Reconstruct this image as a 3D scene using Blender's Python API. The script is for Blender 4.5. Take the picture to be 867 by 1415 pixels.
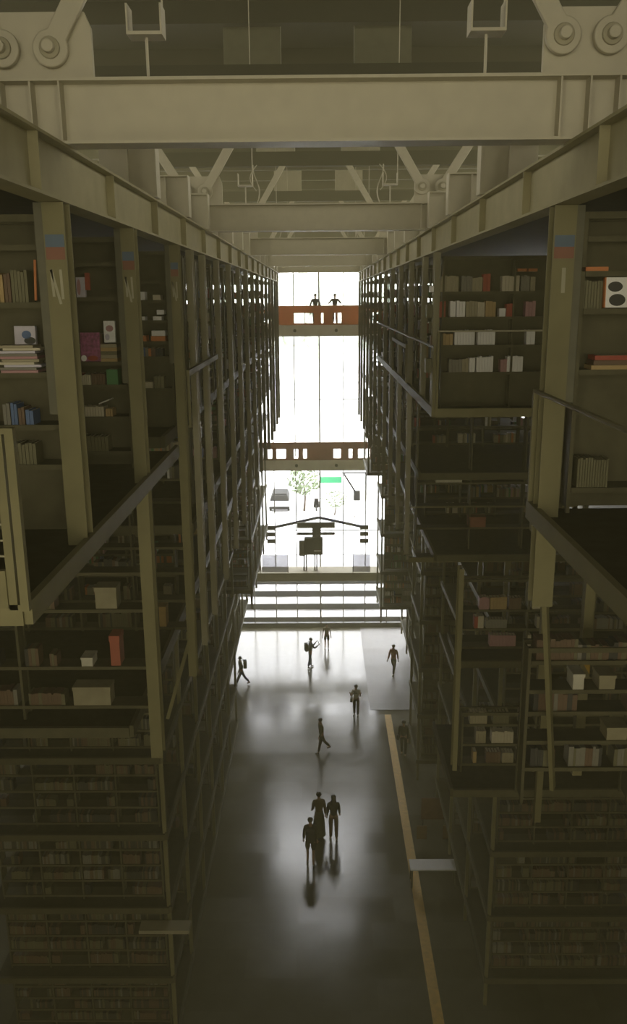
import bpy, bmesh, math, random
from mathutils import Vector, Matrix, Euler
random.seed(7)
SC = bpy.context.scene
COL = SC.collection
for o in list(bpy.data.objects):
    bpy.data.objects.remove(o)

# ------------------------------------------------------------------ camera, world, lights, exposure
H = 20.0
PITCH = math.radians(14.13)
YAW = math.radians(0.46)
ROLL = math.radians(0.45)
cam_d = bpy.data.cameras.new('camera')
cam_d.sensor_fit = 'VERTICAL'
cam_d.sensor_height = 36.0
cam_d.lens = 30.0
cam_d.clip_start = 0.1
cam_d.clip_end = 2000
cam = bpy.data.objects.new('camera', cam_d)
COL.objects.link(cam)
cam.matrix_world = (Matrix.Translation((0, 0, H)) @ Matrix.Rotation(YAW, 4, 'Z')
                    @ Matrix.Rotation(math.pi / 2 - PITCH, 4, 'X') @ Matrix.Rotation(-ROLL, 4, 'Z'))
SC.camera = cam

vs = SC.view_settings
vs.view_transform = 'Standard'
vs.look = 'None'
vs.gamma = 1.0
vs.use_curve_mapping = False
vs.exposure = 0.0

w = bpy.data.worlds.new('sky')
SC.world = w
w.use_nodes = True
nt = w.node_tree
bg = nt.nodes['Background']
bg.inputs['Color'].default_value = (1.0, 0.985, 0.985, 1)
bg.inputs['Strength'].default_value = 12.0


def area(name, loc, rot, sx, sy, power, color):
    d = bpy.data.lights.new(name, 'AREA')
    d.shape = 'RECTANGLE'
    d.size, d.size_y = sx, sy
    d.energy = power
    d.color = color
    o = bpy.data.objects.new(name, d)
    o.location = loc
    o.rotation_euler = rot
    COL.objects.link(o)
    return o


R90 = math.pi / 2
WARM = (1.0, 0.90, 0.60)
# added lamps for assumed rear and side daylight; the walls have no openings
area('assumed_rear_daylight', (0, -9.6, 19.8), (R90, 0, 0), 20, 8, 1800, WARM)  # assumed daylight from behind the viewer, added as a lamp
area('rear_lower_fill', (0, -9.6, 9.0), (R90, 0, 0), 22, 16, 900, WARM)  # fill lamp added to lift the dark lower nave
area('added_rear_upper_fill', (0, -9.5, 23.2), (R90 - 0.1, 0, 0), 16, 3.5, 280, (1.0, 0.95, 0.85))  # fill lamp added high behind the viewer to brighten the beams
for sx in (-1, 1):
    area('assumed_side_daylight', (sx * 9.5, 29, 23.4), (0, sx * R90 * 0.90, 0), 2.6, 44, 1600, (1.0, 0.93, 0.74))  # assumed daylight under the roof, one added lamp per side
# daylight in the entrance wall's glass (sky portal)
por = area('entrance_daylight', (0, 50.6, 11.2), (-R90, 0, 0), 27.5, 22.4, 1, (1, 1, 1))
por.data.cycles.is_portal = True

# ------------------------------------------------------------------ helpers
def al(py):
    return math.atan((py - 707.5) / 1180.0) + PITCH


def px_floor(px, py, z=0.0):
    d = (H - z) / math.tan(al(py))
    D = d * math.cos(PITCH) + (H - z) * math.sin(PITCH)
    return Vector(((px - 443) * D / 1180.0, d, z))


def px_at(px, py, d):
    zd = d * math.tan(al(py))
    D = d * math.cos(PITCH) + zd * math.sin(PITCH)
    return Vector(((px - 443) * D / 1180.0, d, H - zd))


def zat(py, d):
    return H - d * math.tan(al(py))


MATS = {}


def mat(name, col, rough=0.6, metal=0.0, var=0.12, scale=6.0, spec=0.5, bump=0.0, coord='Object'):
    if name in MATS:
        return MATS[name]
    m = bpy.data.materials.new(name)
    m.use_nodes = True
    n = m.node_tree.nodes
    l = m.node_tree.links
    b = n['Principled BSDF']
    b.inputs['Roughness'].default_value = rough
    b.inputs['Metallic'].default_value = metal
    b.inputs['Specular IOR Level'].default_value = spec
    tc = n.new('ShaderNodeTexCoord')
    tx = n.new('ShaderNodeTexNoise')
    tx.inputs['Scale'].default_value = scale
    tx.inputs['Detail'].default_value = 5
    l.new(tc.outputs[coord], tx.inputs['Vector'])
    rp = n.new('ShaderNodeValToRGB')
    rp.color_ramp.elements[0].position = 0.3
    rp.color_ramp.elements[1].position = 0.7
    rp.color_ramp.elements[0].color = (*[c * (1 - var) for c in col], 1)
    rp.color_ramp.elements[1].color = (*[min(1, c * (1 + var)) for c in col], 1)
    l.new(tx.outputs['Fac'], rp.inputs['Fac'])
    l.new(rp.outputs['Color'], b.inputs['Base Color'])
    if bump:
        bp = n.new('ShaderNodeBump')
        bp.inputs['Strength'].default_value = bump
        l.new(tx.outputs['Fac'], bp.inputs['Height'])
        l.new(bp.outputs['Normal'], b.inputs['Normal'])
    MATS[name] = m
    return m


BEIGE = mat('beige_paint', (0.48, 0.445, 0.345), 0.55, var=0.05)
STEEL = mat('olive_grey_paint', (0.20, 0.182, 0.10), 0.6, var=0.10, scale=3, spec=0.2)
SHEEN = mat('glossy_olive_paint', (0.22, 0.20, 0.12), 0.32, var=0.08, scale=3, spec=0.6)
DARK = mat('dark_steel', (0.10, 0.095, 0.06), 0.5, var=0.15)
CASE = mat('bookcase_paint', (0.10, 0.092, 0.055), 0.6, var=0.12, spec=0.2)
DECK = mat('deck_plate', (0.06, 0.055, 0.035), 0.8, var=0.2, spec=0.1)
CEIL = mat('dark_roof', (0.016, 0.015, 0.010), 0.9, var=0.2, scale=1)
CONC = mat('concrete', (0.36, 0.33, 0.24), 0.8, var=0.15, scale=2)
WALLM = mat('dark_wall', (0.05, 0.047, 0.03), 0.8, var=0.2, scale=1)
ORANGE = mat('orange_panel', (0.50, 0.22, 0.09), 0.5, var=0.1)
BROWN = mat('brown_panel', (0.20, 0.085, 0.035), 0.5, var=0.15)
WHITE = mat('white_paint', (0.78, 0.77, 0.74), 0.5, var=0.04)
BLACK = mat('black_paint', (0.012, 0.012, 0.013), 0.6, var=0.1, spec=0.1)
GIRD = mat('girder_paint', (0.34, 0.31, 0.19), 0.6, var=0.10, scale=3, spec=0.2)
CONCB = mat('bridge_concrete_lit', (0.86, 0.81, 0.72), 0.8, var=0.12, scale=2)  # lightened concrete: the light on the bridges is put into its colour
BLUEM = mat('blue_band_paint', (0.075, 0.12, 0.19), 0.5, var=0.1)
REDM = mat('red_band_paint', (0.21, 0.075, 0.045), 0.5, var=0.1)
PALE = mat('pale_lettering', (0.36, 0.34, 0.25), 0.6, var=0.08)
YELLOW = mat('yellow_paint', (0.55, 0.33, 0.03), 0.5, var=0.15)
SLATE = mat('blue_slate_paint', (0.03, 0.045, 0.17), 0.5)
LEAF = mat('leaf_green', (0.13, 0.17, 0.09), 0.7, var=0.4, scale=3)
BARK = mat('bark', (0.07, 0.05, 0.04), 0.9, var=0.3)
PLAZA = mat('pale_paving', (0.62, 0.62, 0.62), 0.8, var=0.1, scale=0.4)
SIGNG = mat('sign_green', (0.02, 0.22, 0.09), 0.5)
STONE = mat('step_riser_stone', (0.05, 0.05, 0.055), 0.6, var=0.2)
RUBBER = mat('black_rubber', (0.015, 0.015, 0.015), 0.8)


def translucent(m, fac, col):
    n = m.node_tree.nodes
    l = m.node_tree.links
    t = n.new('ShaderNodeBsdfTranslucent')
    t.inputs['Color'].default_value = (*col, 1)
    mx = n.new('ShaderNodeMixShader')
    mx.inputs['Fac'].default_value = fac
    l.new(n['Principled BSDF'].outputs[0], mx.inputs[1])
    l.new(t.outputs[0], mx.inputs[2])
    l.new(mx.outputs[0], n['Material Output'].inputs['Surface'])


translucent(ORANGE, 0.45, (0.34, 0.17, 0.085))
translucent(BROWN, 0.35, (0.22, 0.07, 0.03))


def floor_mat(name, base, r0, r1, grid=True):
    m = bpy.data.materials.new(name)
    m.use_nodes = True
    n = m.node_tree.nodes
    l = m.node_tree.links
    b = n['Principled BSDF']
    b.inputs['IOR'].default_value = 1.5
    tc = n.new('ShaderNodeTexCoord')
    br = n.new('ShaderNodeTexBrick')
    br.offset = 0.5
    br.inputs['Scale'].default_value = 1.0
    br.inputs['Brick Width'].default_value = 1.6
    br.inputs['Row Height'].default_value = 1.2
    br.inputs['Mortar Size'].default_value = 0.012
    br.inputs['Color1'].default_value = (0.15, 0.15, 0.15, 1)
    br.inputs['Color2'].default_value = (0.95, 0.95, 0.95, 1)
    br.inputs['Mortar'].default_value = (0.3, 0.3, 0.3, 1)
    l.new(tc.outputs['Object'], br.inputs['Vector'])
    rp = n.new('ShaderNodeValToRGB')
    rp.color_ramp.elements[0].color = (*[c * 0.75 for c in base], 1)
    rp.color_ramp.elements[1].color = (*[c * 1.2 for c in base], 1)
    l.new(br.outputs['Color'], rp.inputs['Fac'])
    ns = n.new('ShaderNodeTexNoise')
    ns.inputs['Scale'].default_value = 2.0
    ns.inputs['Detail'].default_value = 6
    l.new(tc.outputs['Object'], ns.inputs['Vector'])
    mx = n.new('ShaderNodeMixRGB')
    mx.blend_type = 'MULTIPLY'
    mx.inputs['Fac'].default_value = 0.5
    l.new(rp.outputs['Color'], mx.inputs['Color1'])
    l.new(ns.outputs['Fac'], mx.inputs['Color2'])
    l.new(mx.outputs['Color'], b.inputs['Base Color'])
    mr = n.new('ShaderNodeMapRange')
    mr.inputs['To Min'].default_value = r0
    mr.inputs['To Max'].default_value = r1
    l.new(br.outputs['Color'], mr.inputs['Value'])
    l.new(mr.outputs['Result'], b.inputs['Roughness'])
    return m


FLOORM = floor_mat('polished_floor_slabs', (0.125, 0.116, 0.085), 0.13, 0.23)
MATM = floor_mat('grey_matting', (0.22, 0.21, 0.20), 0.40, 0.50)


def glass_mat(name, tint, gl=0.05):
    m = bpy.data.materials.new(name)
    m.use_nodes = True
    n = m.node_tree.nodes
    l = m.node_tree.links
    n.remove(n['Principled BSDF'])
    t = n.new('ShaderNodeBsdfTransparent')
    t.inputs['Color'].default_value = (*tint, 1)
    g = n.new('ShaderNodeBsdfGlossy')
    g.inputs['Roughness'].default_value = 0.02
    mx = n.new('ShaderNodeMixShader')
    mx.inputs['Fac'].default_value = gl
    l.new(t.outputs[0], mx.inputs[1])
    l.new(g.outputs[0], mx.inputs[2])
    l.new(mx.outputs[0], n['Material Output'].inputs['Surface'])
    return m


GLASS = glass_mat('clear_glass', (0.98, 0.99, 1.0), 0.04)
FROST = glass_mat('grey_tinted_glass', (0.45, 0.45, 0.47), 0.06)


class MB:
    """collects boxes and tubes, links them as one mesh object"""

    def __init__(s):
        s.v, s.f, s.m = [], [], []

    def box(s, x0, x1, y0, y1, z0, z1, mi=0):
        if x0 > x1: x0, x1 = x1, x0
        if y0 > y1: y0, y1 = y1, y0
        if z0 > z1: z0, z1 = z1, z0
        k = len(s.v)
        s.v += [(x0, y0, z0), (x1, y0, z0), (x1, y1, z0), (x0, y1, z0), (x0, y0, z1), (x1, y0, z1), (x1, y1, z1), (x0, y1, z1)]
        s.f += [(k, k + 3, k + 2, k + 1), (k + 4, k + 5, k + 6, k + 7), (k, k + 1, k + 5, k + 4), (k + 1, k + 2, k + 6, k + 5),
                (k + 2, k + 3, k + 7, k + 6), (k + 3, k, k + 4, k + 7)]
        s.m += [mi] * 6
        return s

    def bar(s, a, b, wx, wy, up=(0, 0, 1), mi=0):
        a, b = Vector(a), Vector(b)
        d = (b - a).normalized()
        u = Vector(up)
        if abs(d.dot(u)) > 0.99: u = Vector((0, 1, 0))
        r = d.cross(u).normalized()
        u = r.cross(d).normalized()
        k = len(s.v)
        for p in (a, b):
            for (i, j) in ((-1, -1), (1, -1), (1, 1), (-1, 1)):
                s.v.append(tuple(p + r * (i * wx / 2) + u * (j * wy / 2)))
        s.f += [(k, k + 1, k + 2, k + 3), (k + 7, k + 6, k + 5, k + 4)]
        for i in range(4):
            j = (i + 1) % 4
            s.f.append((k + j, k + i, k + 4 + i, k + 4 + j))
        s.m += [mi] * 6
        return s

    def tube(s, pts, rad, n=8, mi=0, caps=True):
        pts = [Vector(p) for p in pts]
        rads = rad if isinstance(rad, (list, tuple)) else [rad] * len(pts)
        k0 = len(s.v)
        for i, p in enumerate(pts):
            d = (pts[min(i + 1, len(pts) - 1)] - pts[max(i - 1, 0)]).normalized()
            u = Vector((0, 0, 1)) if abs(d.z) < 0.95 else Vector((0, 1, 0))
            r = d.cross(u).normalized()
            u = r.cross(d).normalized()
            for a in range(n):
                t = 2 * math.pi * a / n
                s.v.append(tuple(p + (r * math.cos(t) + u * math.sin(t)) * rads[i]))
        for i in range(len(pts) - 1):
            for a in range(n):
                b = (a + 1) % n
                s.f.append((k0 + i * n + b, k0 + i * n + a, k0 + (i + 1) * n + a, k0 + (i + 1) * n + b))
                s.m.append(mi)
        if caps:
            s.f.append(tuple(k0 + a for a in range(n)))
            e = k0 + (len(pts) - 1) * n
            s.f.append(tuple(e + a for a in reversed(range(n))))
            s.m += [mi, mi]
        return s

    def prism(s, outline, y0, y1, mi=0):
        """outline in (x, z), extruded along y"""
        n = len(outline)
        k = len(s.v)
        for y in (y0, y1):
            s.v += [(x, y, z) for x, z in outline]
        s.f.append(tuple(k + i for i in range(n)))
        s.f.append(tuple(k + n + i for i in reversed(range(n))))
        for i in range(n):
            j = (i + 1) % n
            s.f.append((k + j, k + i, k + n + i, k + n + j))
        s.m += [mi] * (n + 2)
        return s

    def ball(s, c, r, n=8, rings=6, mi=0):
        if not isinstance(r, (tuple, list)): r = (r, r, r)
        k = len(s.v)
        for i in range(1, rings):
            t = math.pi * i / rings
            for a in range(n):
                p = 2 * math.pi * a / n
                s.v.append((c[0] + r[0] * math.sin(t) * math.cos(p), c[1] + r[1] * math.sin(t) * math.sin(p), c[2] + r[2] * math.cos(t)))
        top = len(s.v); s.v.append((c[0], c[1], c[2] + r[2]))
        bot = len(s.v); s.v.append((c[0], c[1], c[2] - r[2]))
        for i in range(rings - 2):
            for a in range(n):
                b = (a + 1) % n
                s.f.append((k + i * n + a, k + (i + 1) * n + a, k + (i + 1) * n + b, k + i * n + b)); s.m.append(mi)
        for a in range(n):
            b = (a + 1) % n
            s.f.append((top, k + a, k + b)); s.m.append(mi)
            e = k + (rings - 2) * n
            s.f.append((bot, e + b, e + a)); s.m.append(mi)
        return s

    def mesh(s, name, mats):
        me = bpy.data.meshes.new(name)
        me.from_pydata(s.v, [], s.f)
        for m in (mats if isinstance(mats, (list, tuple)) else [mats]):
            me.materials.append(m)
        me.polygons.foreach_set('material_index', s.m)
        me.update()
        return me

    def build(s, name, mats, parent=None, bevel=0.0, smooth=False):
        me = s.mesh(name, mats)
        bm = bmesh.new()
        bm.from_mesh(me)
        bmesh.ops.recalc_face_normals(bm, faces=bm.faces)
        bm.to_mesh(me)
        bm.free()
        o = bpy.data.objects.new(name, me)
        COL.objects.link(o)
        if parent: o.parent = parent
        if bevel:
            b = o.modifiers.new('bevel', 'BEVEL')
            b.width = bevel
            b.segments = 2
            b.limit_method = 'ANGLE'
        if smooth:
            for p in me.polygons: p.use_smooth = True
        return o


LABELS = {}


def tag(o, label, cat, group=None):
    n = len(label.split())
    if n > 16 or n < 4: print('LABEL LENGTH', n, label)
    if label in LABELS and not group: print('DUP LABEL', label)
    LABELS[label] = LABELS.get(label, 0) + 1
    o['label'] = label
    o['category'] = cat
    if group: o['group'] = group
    return o


def struct(o):
    o['kind'] = 'structure'
    return o


def empty(name, loc, rz=0.0):
    o = bpy.data.objects.new(name, None)
    o.empty_display_size = 0.2
    o.location = loc
    o.rotation_euler = (0, 0, rz)
    COL.objects.link(o)
    return o


def copy_tree(o, parent=None):
    c = o.copy()
    COL.objects.link(c)
    if parent: c.parent = parent
    for ch in list(o.children): copy_tree(ch, c)
    return c


ORD = ['zeroth', 'first', 'second', 'third', 'fourth', 'fifth', 'sixth', 'seventh', 'eighth', 'ninth', 'tenth', 'eleventh', 'twelfth',
       'thirteenth', 'fourteenth', 'fifteenth', 'sixteenth', 'seventeenth', 'eighteenth', 'nineteenth', 'twentieth',
       'twenty-first', 'twenty-second', 'twenty-third', 'twenty-fourth', 'twenty-fifth', 'twenty-sixth', 'twenty-seventh',
       'twenty-eighth', 'twenty-ninth', 'thirtieth'] + ['%d-th' % i for i in range(31, 90)]
SIDE = {-1: 'opposite the yellow line', 1: 'above the yellow line'}

# ------------------------------------------------------------------ the setting
FY = 50.0          # entrance facade
struct(MB().box(-14, 14, -10, FY, -0.3, 0).build('floor', FLOORM))
struct(MB().box(-14, 14, -10, 0.9, 17.95, 18.3).build('floor_gallery', CONC))
struct(MB().box(-14.2, 14.2, -10.2, FY + 0.3, 25.6, 26).build('ceiling', CEIL))
struct(MB().box(-14.3, -14, -10, FY, -0.3, 25.6).build('wall_left', WALLM))
struct(MB().box(14, 14.3, -10, FY, -0.3, 25.6).build('wall_right', WALLM))
struct(MB().box(-14, 14, -10.3, -10, -0.3, 25.6).build('wall_back', WALLM))
struct(MB().box(-14, 14, FY - 0.1, FY + 0.25, 22.4, 25.6).build('wall_far', WALLM))
win = struct(empty('window_1', (0, FY, 0)))
MB().box(-14, 14, 0.06, 0.08, 0.25, 22.4).build('glass', GLASS, win)
xs = [0, -1.45, 1.4, -2.75, 2.75, -4.1, 4.1, -5.45, 5.45, -6.8, 6.8, -8.2, 8.2, -9.6, 9.6, -11, 11, -12.4, 12.4]
for x in xs:
    t = 0.028 if x else 0.045
    MB().box(x - t, x + t, 0, 0.15, 0.25, 22.4).build('mullion', DARK, win)
for z in (6.25, 14.2):
    MB().box(-14, 14, 0.02, 0.12, z - 0.02, z + 0.02).build('transom', DARK, win)
MB().box(-14, 14, -0.05, 0.2, 0, 0.27).build('sill', STONE, win)

# plaza outside, with broad steps rising to it
struct(MB().box(-90, 90, FY + 6.2, 420, 1.0, 1.55).build('plaza_ground', PLAZA))
stairs = empty('stone_steps', (0, FY + 0.6, 0))
for i in range(4):
    y0 = 0.1 + i * 1.4
    MB().box(-13.5, 13.5, y0 + 0.03, y0 + 1.43, -0.3, 0.385 * (i + 1)).build('tread', PLAZA, stairs)
    MB().box(-13.5, 13.5, y0, y0 + 0.028, -0.3 + 0.385 * i, 0.385 * (i + 1) - 0.03).build('riser', STONE, stairs)
tag(stairs, 'broad white steps with dark risers outside the tall entrance glass', 'steps')
struct(MB().box(-90, 90, FY + 0.3, FY + 0.75, -0.6, -0.02).build('plaza_curb', PLAZA))

# matting and painted line on the floor
m0 = MB().box(2.45, 5.05, 38.9, 49.9, 0.001, 0.012).build('floor_mat', MATM)
tag(m0, 'large grey entrance mat on the polished floor beside the tall glass', 'mat')
m1 = MB().box(3.12, 3.44, 2.0, 38.4, 0.001, 0.006).build('guide_line', YELLOW)
tag(m1, 'long yellow guide line painted along the dark floor', 'line')

# haze volume added to lift the blacks across the hall
hm = bpy.data.materials.new('added_haze')
hm.use_nodes = True
hn = hm.node_tree.nodes
hn.remove(hn['Principled BSDF'])
vsn = hn.new('ShaderNodeVolumeScatter')
vsn.inputs['Color'].default_value = (1.0, 0.93, 0.56, 1)
vsn.inputs['Density'].default_value = 0.009
van = hn.new('ShaderNodeVolumeAbsorption')
van.inputs['Color'].default_value = (1.0, 0.93, 0.56, 1)
van.inputs['Density'].default_value = 0.009
vad = hn.new('ShaderNodeAddShader')
hm.node_tree.links.new(vsn.outputs[0], vad.inputs[0])
hm.node_tree.links.new(van.outputs[0], vad.inputs[1])
hm.node_tree.links.new(vad.outputs[0], hn['Material Output'].inputs['Volume'])
hz = MB().box(-13.9, 13.9, -9.4, FY - 0.2, 0.05, 25.1).build('haze', hm)
hz['kind'] = 'stuff'
hz['label'] = 'thin added haze veiling the whole dim hall'
hz['category'] = 'haze'

# roof joists; the first pair's weak light is put into a darker material
for i, (d, xa, xb, hh) in enumerate(((19.0, 0.75, 1.9, 0.5), (29.5, 0.75, 2.0, 0.30), (40.0, 0.75, 1.95, 0.26))):
    for sx in (-1, 1):
        o = MB().box(sx * xa, sx * xb, d, d + 0.5, 25.0 - hh * 0.5 - (0.3 if i == 0 else 0.35), 25.62).build('roof_joist', DARK if i == 0 else CONC, bevel=0.01)
        tag(o, '%s joist block hanging from the dark roof, %s' % (('widest', 'middle', 'narrow')[i], SIDE[sx]), 'joist')
for k in range(12):
    d = 12 + k * 3.3
    o = MB().box(-13.9, 13.9, d - 0.12, d + 0.12, 25.2, 25.62).build('trim_%d' % (k + 1), CEIL)
    struct(o)

# ------------------------------------------------------------------ longitudinal girders
XG = 2.1
for sx in (-1, 1):
    g = empty('girder', (0, 0, 20.78))
    MB().box(sx * 2.19, sx * 2.21, 1.5, 47.6, 0.02, 0.45).build('web', GIRD, g)
    MB().box(sx * XG, sx * 2.32, 1.5, 47.6, 0.45, 0.475).build('top_flange', GIRD, g)
    MB().box(sx * XG, sx * 2.32, 1.5, 47.6, 0, 0.025).build('bottom_flange', GIRD, g)
    y = 4.45
    while y < 47.5:
        MB().box(sx * 2.11, sx * 2.19, y, y + 0.02, 0.025, 0.45).build('stiffener', GIRD, g)
        y += 2.45
    tag(g, 'long dark steel girder running along the nave %s' % SIDE[sx], 'girder')
    # deck added over the hanging stacks to block the assumed side daylight
    t = MB().box(sx * 2.5, sx * 13.95, -9.0, 49.2, 21.19, 21.25).build('stack_light_block', DECK)
    tag(t, 'dark added panel shading the hanging stacks %s' % SIDE[sx], 'light block')

# ------------------------------------------------------------------ transverse beams with gussets and tie rods
BZ = 21.255


def cross_beam():
    r = empty('cross_beam', (0, 0, BZ))
    MB().box(-3.6, 3.6, 0.14, 0.16, 0.02, 0.48).build('web', BEIGE, r)
    MB().box(-3.6, 3.6, 0.0, 0.30, 0.48, 0.505).build('top_flange', BEIGE, r)
    MB().box(-3.6, 3.6, 0.0, 0.30, 0, 0.022).build('bottom_flange', BEIGE, r)
    for x in (-2.62, -2.37, -2.13, 2.0, 2.24, 2.48):
        MB().box(x - 0.008, x + 0.008, 0.012, 0.14, 0.022, 0.48).build('stiffener', BEIGE, r)
    for sx in (-1, 1):
        a, b = 1.86 * sx, 3.2 * sx
        MB().prism([(a, 0.505), (b, 0.505), (b, 1.02), (a + 0.05 * sx, 1.02), (a, 0.90)], 0.12, 0.17).build('gusset_plate', BEIGE, r)
    return r


def tie_rod(x, z, dx, dz):
    """flat eye bar with a ring round a pin, rising to the roof"""
    r = empty('tie_rod', (x, 0, z))
    n = 20
    L = math.hypot(dx, dz)
    ux, uz = dx / L, dz / L
    wd = 0.085
    ring = []
    a0 = math.atan2(uz, ux)
    R = 0.145
    off = math.asin(wd / R)
    for i in range(n + 1):
        t = a0 + off + (2 * math.pi - 2 * off) * i / n
        ring.append((R * math.cos(t), R * math.sin(t)))
    px_, pz_ = -uz, ux
    e1 = (ux * L - px_ * wd, uz * L - pz_ * wd)
    e2 = (ux * L + px_ * wd, uz * L + pz_ * wd)
    MB().prism(ring + [e1, e2], 0.04, 0.10).build('eye_bar', BEIGE, r, bevel=0.012)
    MB().tube([(0, 0.115, 0), (0, 0.015, 0)], 0.085, 16).build('washer', CONC, r, bevel=0.01)
    MB().tube([(0, 0.12, 0), (0, -0.045, 0)], 0.05, 14).build('pin', BEIGE, r, bevel=0.01)
    return r


def pipe_bracket():
    r = empty('cable_bracket', (0, 0, BZ + 0.5))
    MB().tube([(0, 0.15, 0), (0, 0.15, 0.335)], 0.012, 8).build('rod', BEIGE, r)
    b = MB()
    b.box(-0.145, 0.145, 0.05, 0.25, 0.33, 0.355)
    b.box(-0.145, -0.13, 0.05, 0.25, 0.355, 0.56)
    b.box(0.13, 0.145, 0.05, 0.25, 0.355, 0.56)
    b.build('channel', BEIGE, r)
    MB().tube([(0.14, 0.15, 0.55), (0.14, 0.15, 4.0)], 0.008, 6).build('hanger_wire', BEIGE, r)
    return r


def cable_loop(sx):
    b = MB()
    pts = []
    for i in range(13):
        t = i / 12
        pts.append((sx * (-0.06 * math.sin(t * 5.0) + 0.02), 0.15, 0.0 + 0.72 * t))
    b.tube(pts, 0.012, 6)
    pts = [(sx * (0.13 * math.sin(math.pi * i / 8) + 0.02 * (1 - i / 8)), 0.16, 0.25 + 0.47 * i / 8) for i in range(9)]
    b.tube(pts, 0.010, 6)
    return b.build('cable_loop', BEIGE)


BD = [7.62, 17.4, 27.2, 36.9, 46.6]
BN = ['big pale cross beam nearest the viewer', 'second pale cross beam', 'third pale cross beam', 'fourth pale cross beam', 'last pale cross beam']
cb0, lp0 = cross_beam(), {}
specs = [(-1, -2.585, 0.735, -0.75, 1.15), (-1, -2.185, 0.735, 0.95, 1.55), (1, 2.0, 0.795, -0.95, 1.55), (1, 2.39, 0.795, 0.75, 1.15)]
tr0 = [tie_rod(x, BZ + z, dx * 1.9 / abs(dz), 1.9) for (s, x, z, dx, dz) in specs]
pb0 = pipe_bracket()
for i, d in enumerate(BD):
    c = cb0 if i == 0 else copy_tree(cb0)
    c.location.y = d
    tag(c, '%s spanning the nave between the two girders' % (BN[i] if i else 'big pale steel cross beam, first and largest, '), 'beam')
    for j, (s, x, z, dx, dz) in enumerate(specs):
        t = tr0[j] if i == 0 else copy_tree(tr0[j])
        t.location.y = d
        tag(t, '%s eye bar pinned to the %s beam gusset, %s' % ('outer' if j in (0, 3) else 'inner', ORD[i + 1], SIDE[s]), 'tie rod')
    for sx in (-1, 1):
        t = pb0 if (i == 0 and sx == -1) else copy_tree(pb0)
        t.location = (1.40 * sx - 0.01, d, BZ + 0.5)
        tag(t, 'slim rod with U bracket on top of the %s beam, %s' % (ORD[i + 1], SIDE[sx]), 'bracket')
        if 1 <= i <= 2:
            if sx not in lp0:
                t = lp0[sx] = cable_loop(sx)
            else:
                t = copy_tree(lp0[sx])
            t.location = (sx * 1.18, d, BZ + 0.5)
            tag(t, 'thin looped cable standing on the %s beam, %s' % (ORD[i + 1], SIDE[sx]), 'cable')

for i, d in enumerate(BD):
    o = MB().box(-6, 6, d + 0.0, d + 0.3, BZ + 2.55, BZ + 2.95).build('roof_chord', CEIL)
    tag(o, '%s dark roof chord carrying the eye bars' % ORD[i + 1], 'roof chord')
# short stub beams resting on the girders between the cross beams
sb0 = None
for i in range(4):
    for j, fr in enumerate((0.40, 0.685, 0.93)):
        if i > 1 and j == 2: continue
        d = BD[i] + fr * 9.7
        if j == 2: d = BD[i] + 9.1
        for sx in (-1, 1):
            if sb0 is None:
                sb0 = empty('stub_beam', (0, 0, 0))
                MB().box(0.0, 0.72, 0.10, 0.13, 0.02, 0.60).build('web', BEIGE, sb0)
                MB().box(0.0, 0.72, 0.0, 0.26, 0.60, 0.62).build('top_flange', BEIGE, sb0)
                MB().box(0.0, 0.72, 0.0, 0.26, 0.0, 0.02).build('bottom_flange', BEIGE, sb0)
                MB().box(-0.02, 0.0, 0.0, 0.26, 0.0, 0.62).build('end_plate', BEIGE, sb0)
                MB().box(0.34, 0.36, 0.02, 0.10, 0.02, 0.60).build('stiffener', BEIGE, sb0)
                t = sb0
            else:
                t = copy_tree(sb0)
            t.location = (sx * 2.07, d, BZ)
            t.scale = (sx, 1, 1)
            tag(t, '%s stub beam behind the %s cross beam, on the girder %s' % (ORD[j + 1], ORD[i + 1], SIDE[sx]), 'stub beam')

# ------------------------------------------------------------------ books
PAL = {'grey': (0.20, 0.19, 0.16), 'beige': (0.34, 0.30, 0.20), 'white': (0.86, 0.85, 0.86), 'red': (0.36, 0.06, 0.035), 'brown': (0.13, 0.075, 0.045),
       'blue': (0.08, 0.14, 0.30), 'orange': (0.55, 0.18, 0.05), 'black': (0.03, 0.03, 0.03), 'green': (0.05, 0.20, 0.07), 'tan': (0.42, 0.29, 0.13),
       'pink': (0.42, 0.22, 0.24), 'lavender': (0.55, 0.52, 0.62), 'cream': (0.55, 0.50, 0.38), 'olive': (0.14, 0.13, 0.07)}
PN = list(PAL)
BM = [mat('cover_' + k, PAL[k], 0.55, var=0.06, scale=20) for k in PN]
PAGE = mat('book_pages', (0.62, 0.57, 0.44), 0.8, var=0.05)
PW = [('grey', 10), ('beige', 8), ('white', 3), ('red', 5), ('brown', 10), ('blue', 5), ('orange', 3), ('black', 8), ('green', 3), ('tan', 4), ('pink', 2),
      ('lavender', 2), ('cream', 4), ('olive', 8)]
PBAG = [k for k, n in PW for _ in range(n)]
STUFF = MB()
BOOKN = [0]
BMESH = {}


def unit_book(ck):
    """unit book: cover (three boards) + page block, spine to -y"""
    if ck not in BMESH:
        c = MB().box(0, 0.1, 0, 1, 0, 1).box(0.9, 1, 0, 1, 0, 1).box(0.1, 0.9, 0, 0.06, 0, 1)
        p = MB().box(0.1, 0.9, 0.06, 0.96, 0.02, 0.98)
        BMESH[ck] = (c.mesh('book', BM[PN.index(ck)]), p.mesh('page_block', PAGE))
    return BMESH[ck]


def book(x, y, z, th, dp, ht, ck, label, group=None, lean=0.0, rot=None):
    cm, pm = unit_book(ck)
    o = bpy.data.objects.new('book', cm)
    o.location = (x, y, z)
    o.scale = (th, dp, ht)
    o.rotation_euler = rot if rot else (0, lean, 0)
    COL.objects.link(o)
    p = bpy.data.objects.new('page_block', pm)
    p.parent = o
    COL.objects.link(p)
    tag(o, label, 'book', group)
    BOOKN[0] += 1
    return o


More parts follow.
